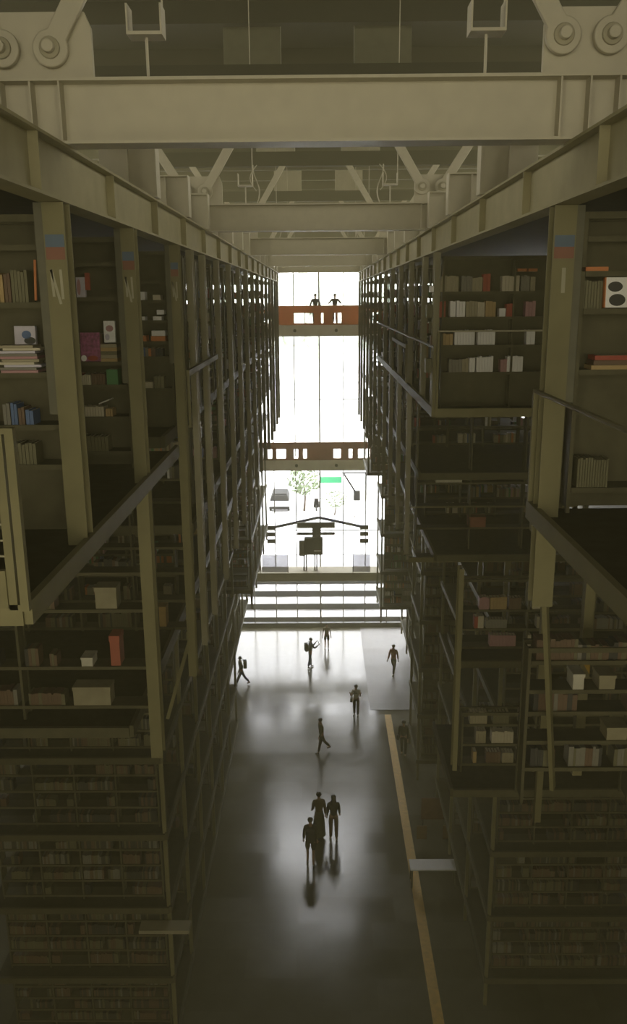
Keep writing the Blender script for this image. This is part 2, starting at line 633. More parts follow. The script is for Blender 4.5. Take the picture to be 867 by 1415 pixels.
SHADED = ['brown', 'olive', 'black', 'grey', 'brown', 'olive', 'black', 'black', 'brown']  # dark covers only; shade on the lower shelves put into book colour


def stuff_row(x0, x1, y, z, pitch, fill, rng, bag=PBAG):
    x = x0 + 0.03
    hmax = min(pitch - 0.08, 0.31)
    dom = rng.choice(bag)
    while x < x1 - 0.06:
        if rng.random() > fill:
            x += rng.uniform(0.08, 0.6)
            continue
        run = rng.randint(3, 12)
        hb = hmax * rng.uniform(0.62, 1.0)
        for _ in range(run):
            th = rng.uniform(0.025, 0.06)
            if x + th > x1 - 0.03: break
            ck = dom if rng.random() < 0.45 else rng.choice(bag)
            STUFF.box(x, x + th, y + 0.02, y + 0.23, z, z + hb * rng.uniform(0.86, 1.0), PN.index(ck))
            x += th + 0.002


# ------------------------------------------------------------------ bookcases
CMESH = {}


def bookcase(x0, width, d, z0, shelves, ztop, label, sections=3, parts=True, depth=0.30, back=False):
    """steel bookcase across the aisle: uprights, shelves, top bar. x0 = inner edge (towards -x)"""
    key = (back, round(width, 2), tuple(round(s - z0, 2) for s in shelves), round(ztop - z0, 2), sections, parts)
    r = None
    if key not in CMESH:
        pieces = []
        allb = MB()
        hh = ztop - z0
        for i in range(sections + 1):
            x = width * i / sections
            b = allb if not parts else MB()
            b.box(x - 0.018, x + 0.018, 0.0, 0.05, 0, hh)
            b.box(x - 0.018, x + 0.018, depth - 0.05, depth, 0, hh)
            b.box(x - 0.006, x + 0.006, 0.05, depth - 0.05, 0.05, hh - 0.03)
            if parts: pieces.append(('upright', b.mesh('upright', CASE)))
        for s in shelves:
            b = allb if not parts else MB()
            b.box(0.019, width - 0.019, 0.0, depth, s - z0 - 0.022, s - z0)
            b.box(0.019, width - 0.019, -0.012, 0.004, s - z0 - 0.045, s - z0 + 0.004)
            if parts: pieces.append(('shelf', b.mesh('shelf', CASE)))
        if back and not parts:  # backs added to block slits of daylight from behind
            allb.box(0.0, width, depth + 0.002, depth + 0.012, 0, hh)
        elif back:
            pieces.append(('back_panel', MB().box(0.0, width, depth + 0.002, depth + 0.012, 0, hh).mesh('back_panel', CASE)))
        b = allb if not parts else MB()
        b.box(0.019, width - 0.019, 0, 0.04, hh - 0.06, hh)
        b.box(0.019, width - 0.019, depth - 0.04, depth, hh - 0.06, hh)
        if parts:
            pieces.append(('top_bar', b.mesh('top_bar', CASE)))
        else:
            pieces.append(('bookcase', allb.mesh('bookcase', CASE)))
        CMESH[key] = pieces
    if parts:
        r = empty('bookcase', (x0, d, z0))
        for nm, me in CMESH[key]:
            o = bpy.data.objects.new(nm, me)
            o.parent = r
            COL.objects.link(o)
    else:
        r = bpy.data.objects.new('bookcase', CMESH[key][0][1])
        r.location = (x0, d, z0)
        COL.objects.link(r)
    tag(r, label, 'bookcase')
    return r


# ------------------------------------------------------------------ hanging columns
def column(sx, x, d, z0, z1, wide, label, marks):
    r = empty('hanger_column', (sx * x, d, z0))
    hh = z1 - z0
    wd = wide if wide else 0.11
    cm = STEEL if wide else SHEEN
    MB().box(0, sx * wd, 0, 0.014, 0, hh).build('front_flange', cm, r)
    MB().box(sx * (wd / 2 - 0.006), sx * (wd / 2 + 0.006), 0.014, 0.186, 0, hh).build('web', cm, r)
    MB().box(0, sx * wd, 0.186, 0.20, 0, hh).build('rear_flange', cm, r)
    if marks:
        b0 = 20.42 - z0
        MB().box(sx * 0.012, sx * (wd - 0.01), -0.002, -0.0005, b0, b0 + 0.10).build('blue_band', BLUEM, r)
        MB().box(sx * 0.012, sx * (wd - 0.01), -0.002, -0.0005, b0 - 0.10, b0).build('red_band', REDM, r)
        MB().box(sx * (wd + 0.004), sx * (wd + 0.075), 0.02, 0.09, hh - 1.75, hh).build('dark_side_strip', DARK, r)  # dark strip along the column's outer edge
        # hand-painted pale strokes of the bay letter
        b = MB()
        if sx < 0:
            for (xa, za, xb, zb) in ((-0.155, -0.18, -0.145, -0.40), (-0.155, -0.18, -0.085, -0.46), (-0.068, -0.18, -0.062, -0.42)):
                xa, xb = xa * wd / 0.2, xb * wd / 0.2
                b.bar((xa, -0.0015, b0 + za), (xb, -0.0015, b0 + zb), 0.0012, 0.022, up=(1, 0, 0))
        else:
            b.bar((0.11, -0.0015, b0 - 0.18), (0.112, -0.0015, b0 - 0.40), 0.0012, 0.035, up=(1, 0, 0))
        b.build('lettering', PALE, r)
    tag(r, label, 'column')
    return r


LB = [7.4, 10.15, 13.3, 14.75, 16.3] + [18.55 + 2.45 * k for k in range(12)]
RB = [8.0, 16.1] + [17.85 + 2.6 * k for k in range(12)]
for i, d in enumerate(LB):
    z0 = (17.84, 14.1, 13.8)[i] if i < 3 else 13.75
    lab = '%s hanging steel column %s, %s' % (ORD[i + 1], SIDE[-1], 'with blue and red bands' if i < 3 else 'slim and unmarked')
    column(-1, 2.1, d, z0, 20.775, (0.18, 0.155, 0.135)[i] if i < 3 else 0, lab, i < 3)
for i, d in enumerate(RB):
    z0 = 17.9 if i in (1, 2) else 13.75
    if i == 0: z0 = 17.0
    lab = '%s hanging steel column %s, %s' % (ORD[i + 1], SIDE[1], 'wide with a blue band' if i == 0 else 'slim and pale')
    column(1, 2.1, d, z0, 20.775, 0.2 if i == 0 else 0, lab, i == 0)
column(1, 2.1, 12.3, 12.6, 16.0, 0.075, 'lone pale hanging column in the open gap above the yellow line', False)

# ------------------------------------------------------------------ walkway decks and rails
TIER = {}


def walkway(sx, xi, xo, d0, d1, z, label, rail=True, em=None):
    em = em or (STEEL if rail else CASE)
    r = empty('walkway', (0, 0, z))
    MB().box(sx * (xi + 0.03), sx * xo, d0, d1, -0.10, -0.03).build('deck', DECK, r)
    MB().box(sx * (xi - 0.03), sx * (xi + 0.03), d0, d1, -0.12, 0.06).build('edge_channel', em, r)
    MB().box(sx * (xi + 0.03), sx * xo, d0 - 0.03, d0 + 0.03, -0.12, 0.04).build('end_channel', em, r)
    if rail:
        MB().tube([(sx * xi, d0 + 0.02, 1.15), (sx * xi, d1 - 0.02, 1.15)], 0.024, 8).build('hand_rail', STEEL, r)
        for d in (d0 + 0.03, d1 - 0.03):
            MB().box(sx * (xi - 0.025), sx * (xi + 0.025), d - 0.025, d + 0.025, 0.06, 1.17).build('rail_post', STEEL, r)
    tag(r, label, 'walkway')
    return r


def cases(sx, xi, ds, z, hh, shelves_rel, label_f, width=3.9, sections=4, fill=0.55, seed=1, near=22, back=False):
    for i, d in enumerate(ds):
        x0 = xi + 0.22 if sx > 0 else -(xi + 0.22) - width
        sh = [z + s for s in shelves_rel]
        bookcase(x0, width, d, z, sh, z + hh, label_f(i), sections, parts=d < near, back=back)
        rng = random.Random(seed * 1000 + i)
        rows = sh + [z + hh]
        for a, b in zip(rows[:-1], rows[1:]):
            for s in range(sections):
                w0 = x0 + width * s / sections
                stuff_row(w0 + 0.01, w0 + width / sections - 0.01, d, a, b - a, fill, rng, SHADED if z < 12.5 and d < 36 else PBAG)


LBK = LB
# ---- top tier
walkway(-1, 2.1, 7.0, 5.75, 12.4, 17.85, 'walkway deck edge sloping past the ladder-like railing', rail=False, em=STEEL)
walkway(-1, 2.34, 7.0, 12.6, 47.2, 17.95, 'long top walkway %s, behind the marked columns' % SIDE[-1], rail=False)
walkway(1, 2.1, 7.0, 1.6, 8.35, 17.95, 'short near walkway with railing %s' % SIDE[1])
walkway(1, 2.1, 7.0, 15.75, 31.0, 17.95, 'long top walkway %s, beyond the open gap' % SIDE[1])
walkway(1, 2.34, 7.0, 31.1, 47.2, 17.95, 'farthest stretch of top walkway %s, by the bridge' % SIDE[1], rail=False)
for sx, xi, ds, nm in ((-1, 2.1, LB[3:], 'top'), (1, 2.1, RB[3:], 'top')):
    off = 4 if sx < 0 else 2
    cases(sx, xi, [d + 0.22 for d in ds], 17.95, 2.75, (0.15, 0.62, 1.09, 1.56, 2.05),
          lambda i, sx=sx, off=off: 'steel bookcase on the top tier, %s bay, %s' % (ORD[i + off], SIDE[sx]), fill=0.45, seed=sx + 5, near=20)
# ---- second and third tiers, the third set back a little
for zi, (z, nm) in enumerate(((15.95, 'second'), (13.95, 'third'))):
    for sx in (-1, 1):
        lim = 46.6 if z > 15 else 45.7
        d0 = (15.0 if zi == 0 else 11.2) if sx < 0 else 19.6
        xi = 2.34 if zi == 0 else 2.75
        walkway(sx, xi, 7.0, d0, lim, z, 'narrow walkway of the %s tier, %s' % (nm, SIDE[sx]), rail=False)
        ds = [d for d in LB if d > 15] if sx < 0 else [d for d in RB[3:]]
        ds = [d + 0.25 for d in ds if d < lim - 0.6]
        if sx > 0: ds = [d for d in ds if not 19 < d < 21.5]
        cases(sx, xi, ds, z, 1.85, (0.12, 0.58, 1.03, 1.46),
              lambda i, sx=sx, nm=nm: 'dim steel bookcase on the %s tier, %s bay, %s' % (nm, ORD[i + 1], SIDE[sx]), fill=0.5, seed=zi * 7 + sx + 20, near=18)
# ---- lower hanging stacks, set further back
LOW = [(-1, 3.0, 35.5, 46.8, (11.9, 9.8, 7.5), 6.65), (1, 3.25, 43.8, 47.2, (11.9, 9.8, 7.7, 5.6, 3.6), 2.7),
       (-1, 3.65, 17.5, 34.0, (11.8, 9.8, 7.8, 5.8, 3.8, 2.1), 1.9), (1, 4.45, 19.6, 29.8, (11.8, 9.8, 7.8, 5.8, 3.8, 1.8), 0.9),
       (-1, 4.3, 36.0, 47.6, (4.8, 2.75), 2.65), (1, 4.75, 35.5, 47.6, (11.9, 9.8, 7.7, 5.6, 3.5, 1.5), 0.6),
       (1, 2.42, 42.5, 46.6, (13.2, 11.3), 11.2), (1, 3.85, 31.0, 34.2, (11.8, 9.8, 7.8, 5.8, 3.8, 1.8), 0.9)]
BLK = ['upper', 'slender', 'nearer', 'nearer', 'deeper', 'deeper', 'hanging', 'jutting']
for bi, (sx, xi, d0, d1, zs, zb) in enumerate(LOW):
    n = max(1, int((d1 - d0) / 2.6))
    for k in range(n + 1):
        d = d0 + 0.05 + k * (d1 - d0 - 0.3) / n
        r = empty('hanger_column', (sx * xi, d, zb))
        top = zs[0] + 2.0
        MB().box(0, sx * 0.09, 0, 0.10, 0, top - zb).build('post', STEEL, r)
        MB().box(sx * 0.01, sx * 0.14, -0.02, -0.001, top - zb - 0.2, top - zb).build('cleat', STEEL, r)
        tag(r, '%s hanger of the %s set-back stack, %s' % (ORD[k + 1], BLK[bi], SIDE[sx]), 'column')
    for zi, z in enumerate(zs):
        walkway(sx, xi, xi + 4.4, d0, d1, z, '%s deck of the %s set-back stack, %s' % (ORD[zi + 1], BLK[bi], SIDE[sx]), rail=False)
        hh = (zs[zi - 1] - z - 0.15) if zi else 1.95
        p = (hh - 0.15) / 4
        cases(sx, xi, [d0 + 0.35 + k * (d1 - d0 - 0.3) / n for k in range(n)], z, hh, [0.12 + p * q for q in range(4)],
              lambda i, bi=bi, sx=sx, zi=zi: 'dark bookcase, %s deck and %s bay of %s set-back stack, %s' % (ORD[zi + 1], ORD[i + 1], BLK[bi], SIDE[sx]),
              fill=0.75, seed=60 + bi * 9 + zi, near=0, back=bi in (1, 4, 5, 6, 7))
# ---- ground level bookcases
for sx, xi in ((-1, 5.15), (1, 5.3)):
    ds = [22 + 2.6 * k for k in range(11)]
    cases(sx, xi, ds, 0.0, 2.1, (0.1, 0.55, 1.0, 1.45), lambda i, sx=sx: 'dark bookcase on the floor, %s in line, %s' % (ORD[i + 1], SIDE[sx]),
          fill=0.5, seed=150 + sx, near=0)

# ------------------------------------------------------------------ featured bookcases with individual books
def rowspec(label_case, y, z, segs, d, depth=0.2):
    """segs: (px0, px1, colour, count, height, py) measured on the shelf at distance d"""
    n = 0
    for (a, b, ck, cnt, ht) in segs:
        xa, xb = px_at(a, y, d).x, px_at(b, y, d).x
        th = (xb - xa) / cnt
        for k in range(cnt):
            n += 1
            h_ = ht * (0.90 + 0.10 * random.random())
            c2 = ck
            book(xa + k * th + 0.002, d + 0.02, z, th - 0.004, depth, h_, c2,
                 '%s %s book, %s in row, %s' % ('thin' if th < 0.04 else 'thick', c2, ORD[n], label_case), 'books')


def spread_row(label_case, x0, x1, d, z, hmax, rng, fill=0.6):
    x = x0 + 0.04
    n = 0
    while x < x1 - 0.08:
        if rng.random() > fill:
            x += rng.uniform(0.06, 0.3)
            continue
        dom = rng.choice(PBAG)
        hb = hmax * rng.uniform(0.68, 1.0)
        for _ in range(rng.randint(2, 7)):
            th = rng.uniform(0.028, 0.06)
            if x + th > x1 - 0.02: break
            ck = dom if rng.random() < 0.5 else rng.choice(PBAG)
            n += 1
            book(x, d + 0.02, z, th, rng.uniform(0.17, 0.23), hb * rng.uniform(0.9, 1.0), ck,
                 '%s %s book, %s in row, %s' % ('thin' if th < 0.045 else 'thick', ck, ORD[n], label_case), 'books')
            x += th + 0.003


# R2: the wide bookcase facing us at the end of the open gap
d = 16.12
zs = [zat(404.6, d), zat(439.7, d), zat(478.5, d), zat(516, d)]
bookcase(2.28, 3.9, d, 17.95, zs[::-1], 20.7, 'wide steel bookcase of white volumes at the far end of the open gap', 3, back=True)
RC = 'wide gap bookcase, %s shelf'
rowspec(RC % 'top', 404, zs[0], [(606, 612, 'beige', 1, .24), (612, 636, 'beige', 6, .30), (640, 655, 'grey', 4, .30), (655, 669, 'beige', 3, .26), (670, 680, 'red', 2, .34), (696, 720, 'cream', 5, .28), (722, 734, 'grey', 3, .29), (735, 742, 'beige', 2, .28)], d)
rowspec(RC % 'second', 439, zs[1], [(592, 600, 'olive', 2, .24), (608, 618, 'red', 2, .30), (624, 632, 'white', 2, .30), (633, 645, 'white', 3, .31), (646, 662, 'beige', 4, .30), (662, 672, 'cream', 3, .28), (673, 687, 'tan', 3, .29), (692, 701, 'white', 1, .16), (702, 710, 'red', 2, .24), (728, 742, 'pink', 3, .28)], d)
rowspec(RC % 'third', 478, zs[2], [(597, 604, 'brown', 2, .2), (613, 628, 'tan', 3, .22), (630, 658, 'white', 7, .28), (662, 686, 'white', 6, .28), (729, 741, 'white', 2, .28)], d)
rowspec(RC % 'bottom', 516, zs[3], [(590, 603, 'olive', 3, .26), (622, 640, 'grey', 4, .25), (640, 649, 'beige', 2, .27), (650, 658, 'white', 2, .29), (660, 683, 'white', 6, .30), (693, 702, 'pink', 2, .25), (702, 724, 'white', 6, .30)], d)
for k, px in enumerate((718, 733)):
    p = px_at(px, 380, d)
    book(p.x, d + 0.01, zs[0] + 0.36 - 0.01, 0.16, 0.2, 0.05, 'orange', 'orange book lying across row tops, %s of two, wide gap bookcase' % ORD[k + 1])
p = px_at(597, 397, d)
book(p.x, d + .01, zs[0], 0.1, 0.15, 0.11, 'white', 'small white box-like book alone beside the bright post, wide gap bookcase')
# its under-rail
r = empty('pale_rail', (0, 0, 0))
MB().tube([(2.15, 15.74, zat(459, 15.74)), (6.2, 15.74, zat(459, 15.74))], 0.016, 8).build('bar', BEIGE, r)
for x in (2.16, 4.1, 6.15):
    MB().box(x - 0.02, x + 0.02, 15.72, 15.76, 17.99, zat(459, 15.74)).build('post', STEEL, r)
tag(r, 'thin pale rail crossing in front of the wide gap bookcase', 'rail')
# lower frame at the second tier end of the far stack
r = empty('end_frame', (0, 19.6, 13.8))
MB().box(2.12, 6.0, 0, 0.06, 0, 0.12).build('bottom_bar', STEEL, r)
MB().box(2.12, 6.0, 0, 0.03, 1.35, 1.38).build('middle_bar', STEEL, r)
tag(r, 'steel end frame under the wide gap bookcase', 'frame')
# boxes resting on the second tier shelf
def box_item(px0, py0, px1, py1, d, mt, label, dp=0.26, cat='box'):
    a, b = px_at(px0, py1, d), px_at(px1, py0, d)
    o = MB().box(0, b.x - a.x, 0, dp, 0, b.z - a.z).build('storage_box', mt, bevel=0.006)
    o.location = (a.x, d, a.z)
    lid = MB().box(-0.006, b.x - a.x + 0.006, -0.006, dp + 0.006, (b.z - a.z) * 0.82, b.z - a.z + 0.006).build('lid', mt, o)
    tag(o, label, cat)
    return o


BXW = mat('box_card_white', (0.55, 0.53, 0.45), 0.7)
BXB = mat('box_card_beige', (0.30, 0.27, 0.18), 0.7)
BXR = mat('box_card_red', (0.24, 0.08, 0.05), 0.7)
BXT = mat('box_card_tan', (0.42, 0.28, 0.11), 0.7)
d = 20.2
bookcase(2.35, 3.9, d, 13.95, [zat(770, d), zat(730, d), zat(700, d), zat(668, d)], 17.7, 'dim bookcase holding a white box and a red box, under the gap', 3)
box_item(603, 652, 640, 668, d, BXW, 'long white storage box on a dim shelf under the wide gap bookcase')
box_item(648, 716, 672, 730, d, BXR, 'red-brown storage box on a dim shelf under the wide gap bookcase')

# R lower bookcases between the gap columns
for (d, rows, nm, z0, zt) in ((18.3, [(844, [(662, 676, 'pink', 4, .30), (677, 700, 'tan', 5, .31), (703, 720, 'brown', 4, .3), (735, 752, 'cream', 3, .33)]),
                              (870, [(655, 660, 'red', 1, .3), (660, 668, 'cream', 2, .31), (671, 700, 'grey', 7, .22), (741, 745, 'beige', 1, .3)]),
                              (895, [(676, 712, 'pink', 8, .29), (727, 733, 'cream', 1, .3)])], 'high', 12.05, 13.80),
                             (15.9, [(1002, [(648, 672, 'beige', 6, .28), (680, 702, 'olive', 5, .26), (716, 726, 'beige', 2, .28)]),
                              (1029, [(656, 670, 'beige', 4, .30), (678, 708, 'cream', 7, .28), (716, 732, 'grey', 4, .28)]),
                              (1056, [(652, 657, 'tan', 1, .26), (670, 690, 'brown', 5, .26), (692, 708, 'beige', 4, .24), (712, 740, 'olive', 6, .28)])], 'faint', 10.4, 11.75)):
    zsh = [zat(r_[0], d) for r_ in rows]
    x0 = px_at(645, rows[0][0], d).x
    bookcase(x0 - 0.1, 3.0, d, z0, zsh[::-1], zt, '%s bookcase of three full rows beside the yellow-marked column' % nm, 2)
    for k, (y, segs) in enumerate(rows):
        rowspec('%s three-row bookcase, %s shelf' % (nm, ORD[k + 1]), y, zsh[k], segs, d)
    if nm == 'faint':
        MBX = walkway(1, 2.6, 6.5, 15.2, 18.0, 10.4, 'small deck carrying the faint three-row bookcase', rail=False)
    else:
        walkway(1, 3.1, 6.8, 17.7, 19.4, 12.05, 'small deck carrying the spotlit three-row bookcase', rail=False)
# yellow tags on the dark columns
for k, (px, py, d) in enumerate(((754, 838, 14.0), (809, 905, 9.9), (748, 1030, 14.8))):
    p = px_at(px, py, d)
    o = empty('marked_column', (p.x, d, p.z - 1.7))
    MB().box(-0.06, 0.06, 0, 0.12, 0, 3.0).build('post', STEEL, o)
    MB().prism([(-0.06, 1.82), (0.06, 1.62), (0.06, 1.42), (-0.06, 1.62)], -0.003, -0.0005).build('yellow_stripe', YELLOW, o)
    tag(o, 'dark column with a yellow stripe, %s of three from the top' % ORD[k + 1], 'column')
# R near right: lower boxes
d = 9.3
bookcase(2.45, 3.9, d, 13.95, [zat(1062, d), zat(1025, d), zat(985, d), zat(955, d), zat(915, d)], 16.0, 'dim bookcase of pale boxes below the short near walkway', 3)
rng = random.Random(78)
for y in (1062, 985, 915):
    stuff_row(2.5, 6.3, d, zat(y, d), 0.36, 0.6, rng, SHADED)
box_item(790, 934, 807, 955, d, BXW, 'small white box standing beside a yellow stripe')
box_item(826, 936, 850, 955, d, BXB, 'beige box right-angled behind the yellow-striped column')
box_item(836, 1008, 866, 1025, d, BXB, 'low faded box at the picture edge below the beige box')
# ---- R near: bookcase beyond the wide column
d = 8.04
zs = [zat(330, d), zat(378, d), zat(430, d), zat(514, d)]
bookcase(2.40, 2.4, d, 17.95, [18.2] + zs[::-1], 20.72, 'steel bookcase with a picture-cover book, beyond the wide banded column', 2, back=True)
def cover_book(px0, py0, px1, py1, d, cover, label, art=None, spine=None, th=0.05):
    a, b = px_at(px0, py1, d), px_at(px1, py0, d)
    o = MB().box(0, b.x - a.x, 0, th, 0, b.z - a.z).build('display_book', cover, bevel=0.003)
    o.location = (a.x, d, a.z)
    o.rotation_euler = (-0.08, 0, 0)
    w_, h_ = b.x - a.x, b.z - a.z
    if spine: MB().box(-0.012, -0.001, -0.002, th, 0, h_).build('spine', spine, o)
    for (u0, v0, u1, v1, m_) in (art or []):
        pts = [(w_ * (u0 + (u1 - u0) * (0.5 + 0.5 * math.cos(t * math.pi / 8))), h_ * (v0 + (v1 - v0) * (0.5 + 0.5 * math.sin(t * math.pi / 8)))) for t in range(16)]
        MB().prism(pts, -0.002, -0.0003).build('cover_art', m_, o)
    tag(o, label, 'book')
    return o


cover_book(838, 386, 872, 428, d - 0.05, BM[PN.index('white')], 'white picture-cover book with two dark images and an orange spine', [(0.08, 0.52, 0.75, 0.86, BM[PN.index('black')]), (0.15, 0.05, 0.9, 0.45, BM[PN.index('black')])], BM[PN.index('orange')])
p = px_at(806, 379, d)
book(p.x, d, zs[1], 0.24, 0.18, 0.04, 'orange', 'orange book lying flat on the upper shelf beyond the wide banded column')
p = px_at(818, 513, d)
for k, (ck, dx, ww) in enumerate((('tan', 0, .5), ('brown', 0.02, .46), ('red', 0.03, .42))):
    book(p.x + dx, d, zs[3] + 0.045 * k, ww, 0.22, 0.042, ck, '%s flat book in the low pile beyond the wide banded column' % ck)
rowspec('shelf beside the picture-cover book', 430, zs[2], [(806, 834, 'olive', 7, .27)], d)
rowspec('bottom shelf beyond the banded column', 560, 18.2, [(806, 850, 'olive', 12, .29)], d)
# ---- L0: bookcase left of the first marked column
d = 7.62
zs = [zat(335, d), zat(415, d), zat(512, d), zat(585, d), zat(640, d)]
bookcase(-4.6, 2.28, d, 17.85, zs[::-1], 20.7, 'steel bookcase with magazine pile, before the first banded column', 2, back=True)
cover_book(12, 448, 40, 474, d - 0.03, BM[PN.index('lavender')], 'pale blue picture-cover book standing behind the magazine pile', [(0.35, 0.3, 0.8, 0.75, BM[PN.index('blue')]), (0.45, 0.0, 1.0, 0.4, BM[PN.index('black')])]).location.y += 0.16
rng = random.Random(3)
for k in range(10):
    ck = ('pink', 'grey', 'lavender', 'cream', 'beige')[k % 5]
    x0 = px_at(2 + (k % 3) * 2, 505, d).x
    book(x0 - 0.03 * (k % 2), d - 0.02 + 0.01 * (k % 3), zs[2] + 0.024 * k, 0.33, 0.24, 0.022, ck, '%s %s magazine, %s up in the pile by the first banded column' % ('glossy', ck, ORD[k + 1]))
o = MB().box(0, 0.05, 0, 0.012, 0, 0.36).build('orange_rod', BM[PN.index('orange')])
p = px_at(47, 412, d)
o.location = (p.x, d + 0.03, p.z)
o.scale = (0.4, 1, 0.95)
o.rotation_euler = (0, 0.06, 0)
tag(o, 'thin orange board leaning upright before the first banded column', 'board')
rowspec('upper shelf before the first banded column', 415, zs[1], [(-30, 6, 'tan', 6, .26), (7, 16, 'brown', 2, .25), (17, 40, 'olive', 5, .28)], d)
rowspec('blue-spined shelf before the first banded column', 585, zs[3], [(4, 14, 'grey', 2, .2), (15, 24, 'blue', 2, .2), (25, 34, 'brown', 2, .16), (35, 46, 'blue', 2, .14)], d)
rowspec('bottom shelf before the first banded column', 640, zs[4], [(10, 50, 'olive', 8, .2)], d)
# ---- L1: bookcase between the first and second marked columns
d = 10.42
zs = [zat(360, d), zat(408, d), zat(498, d), zat(530, d), zat(574, d), zat(622, d), zat(668, d)]
bookcase(-5.0, 2.68, d, 17.95, zs[::-1], 20.7, 'steel bookcase with a magenta book, between the first two banded columns', 2, back=True)
C1 = 'between first two banded columns'
cover_book(107, 380, 118, 408, d - 0.02, BM[PN.index('lavender')], 'white and pink small book standing upright, ' + C1, [(0.1, 0.1, 0.5, 0.9, BM[PN.index('pink')])])
cover_book(119, 374, 124, 398, d - 0.02, BM[PN.index('red')], 'red spine standing beside the white and pink book')
MAG = mat('magenta_cover', (0.34, 0.10, 0.22), 0.4, var=0.5, scale=25)
cover_book(113, 457, 137, 497, d - 0.05, MAG, 'magenta mottled picture-cover book with tan page edge, ' + C1, [(0.0, 0.0, 0.3, 0.22, BM[PN.index('white')]), (0.35, 0.02, 0.9, 0.2, BM[PN.index('red')])])
cover_book(145, 441, 159, 471, d - 0.02, BM[PN.index('white')], 'white and pink picture-cover book on a beige pile, ' + C1, [(0.2, 0.5, 0.85, 0.8, BM[PN.index('pink')]), (0.1, 0.1, 0.5, 0.4, BM[PN.index('lavender')])])
for k in range(5):
    p = px_at(140, 490, d)
    book(p.x, d, zs[2] + 0.043 * k, 0.2, 0.22, 0.041, ('tan', 'beige', 'olive', 'tan', 'beige')[k], '%s flat book, %s up, under the white picture-cover book' % (('tan', 'beige', 'olive', 'tan', 'beige')[k], ORD[k + 1]))
rowspec('back row behind the magenta book', 498, zs[2], [(106, 113, 'brown', 1, .22)], d)
book(px_at(112, 470, d).x, d + .1, zs[2], 0.24, 0.1, 0.33, 'brown', 'tall brown volume standing behind the magenta picture-cover book')
rowspec('low row below the magenta book', 530, zs[3], [(106, 113, 'red', 2, .15), (114, 126, 'cream', 4, .13), (127, 146, 'brown', 5, .14), (148, 164, 'green', 1, .20)], d)
rowspec('shelf with pale row, ' + C1, 574, zs[4], [(110, 144, 'cream', 9, .13), (146, 156, 'tan', 3, .1)], d)
rowspec('fifth shelf, ' + C1, 622, zs[5], [(112, 150, 'olive', 8, .2)], d)
o = MB().box(0, 0.14, 0, 0.2, 0, 0.012).build('paper_sheet', WHITE)
p = px_at(138, 545, d)
o.location = (p.x, d - 0.05, zs[4] + 0.16)
o.rotation_euler = (0, -0.35, 0)
tag(o, 'white paper sheet sticking out over the pale row of books', 'paper')
# ---- L2: bookcase between the second and third marked columns
d = 13.6
zs = [zat(386, d), zat(413, d), zat(441, d), zat(470, d), zat(491, d), zat(535, d)]
bookcase(-5.2, 2.88, d, 17.95, zs[::-1], 20.7, 'steel bookcase of small white boxes, before the third banded column', 2, back=True)
C2 = 'before third banded column'
for k, (a, b, y, ck, hh) in enumerate(((193, 202, 413, 'white', .13), (213, 224, 413, 'cream', .08), (218, 228, 426, 'white', .07), (194, 202, 441, 'white', .06), (213, 225, 441, 'white', .06),
                                       (195, 204, 470, 'orange', .09), (210, 230, 470, 'orange', .08), (211, 230, 462, 'white', .08))):
    pa, pb = px_at(a, y, d), px_at(b, y, d)
    zz = {413: zs[1], 426: zs[2] + 0.09, 441: zs[2], 470: zs[3], 462: zs[3] + 0.085}[y]
    book(pa.x, d, zz, pb.x - pa.x, 0.2, hh, ck, '%s %s, %s from the top, %s' % (ck, ('box-like volume', 'stacked volume')[k % 2], ORD[k + 1], C2))
rowspec('mixed row ' + C2, 491, zs[4], [(196, 202, 'blue', 1, .14), (202, 206, 'grey', 1, .15), (206, 210, 'orange', 1, .13), (210, 216, 'brown', 1, .14), (216, 226, 'black', 2, .13)], d)
rowspec('low row ' + C2, 535, zs[5], [(196, 212, 'cream', 3, .1), (214, 228, 'olive', 3, .2)], d)
# further top-tier cases, book by book on the inner section
for dd, nm in ((LB[4] + 0.22, 'fifth'), (LB[5] + 0.22, 'sixth')):
    pass
# ---- L lower: boxes under the slanting deck edge
d = 11.5
zs = [zat(988, d), zat(974, d), zat(920, d), zat(880, d), zat(841, d), zat(790, d)]
bookcase(-6.4, 4.0, d, 13.95, [zs[1], zs[2], zs[4], zs[5]], 17.7, 'dim bookcase holding beige boxes under the slanting deck edge', 2)
rng = random.Random(77)
for a, b in ((zs[1], .4), (zs[2], .4), (zs[4], .4), (zs[5], .45)):
    stuff_row(-6.35, -4.45, d, a, b, 0.8, rng, SHADED)
    stuff_row(-4.35, -3.75, d, a, b, 0.8, rng, SHADED)
box_item(131, 811, 159, 840, d, BXB, 'square beige box under the slanting deck edge')
box_item(100, 949, 150, 974, d, BXB, 'wide beige box on the lowest dim shelf')
box_item(111, 908, 126, 920, d, BXW, 'tiny pale card beside the tall red folder')
box_item(152, 878, 163, 919, d, mat('folder_red', (0.40, 0.10, 0.06), 0.6), 'tall red folder standing on a dim shelf', cat='folder')
d = 14.95
bookcase(-6.5, 4.05, d, 13.95, [zat(866, d), zat(828, d), zat(790, d), zat(755, d)], 17.7, 'dim bookcase holding a tan box behind the third banded column', 4)
for y in (866, 828, 790, 755):
    stuff_row(-6.4, -3.5, d, zat(y, d), 0.4, 0.7, rng, SHADED)
box_item(212, 838, 228, 865, d, BXT, 'small tan box beside the third banded column')
box_item(203, 765, 212, 790, d, BXR, 'red-brown box above the small tan box')

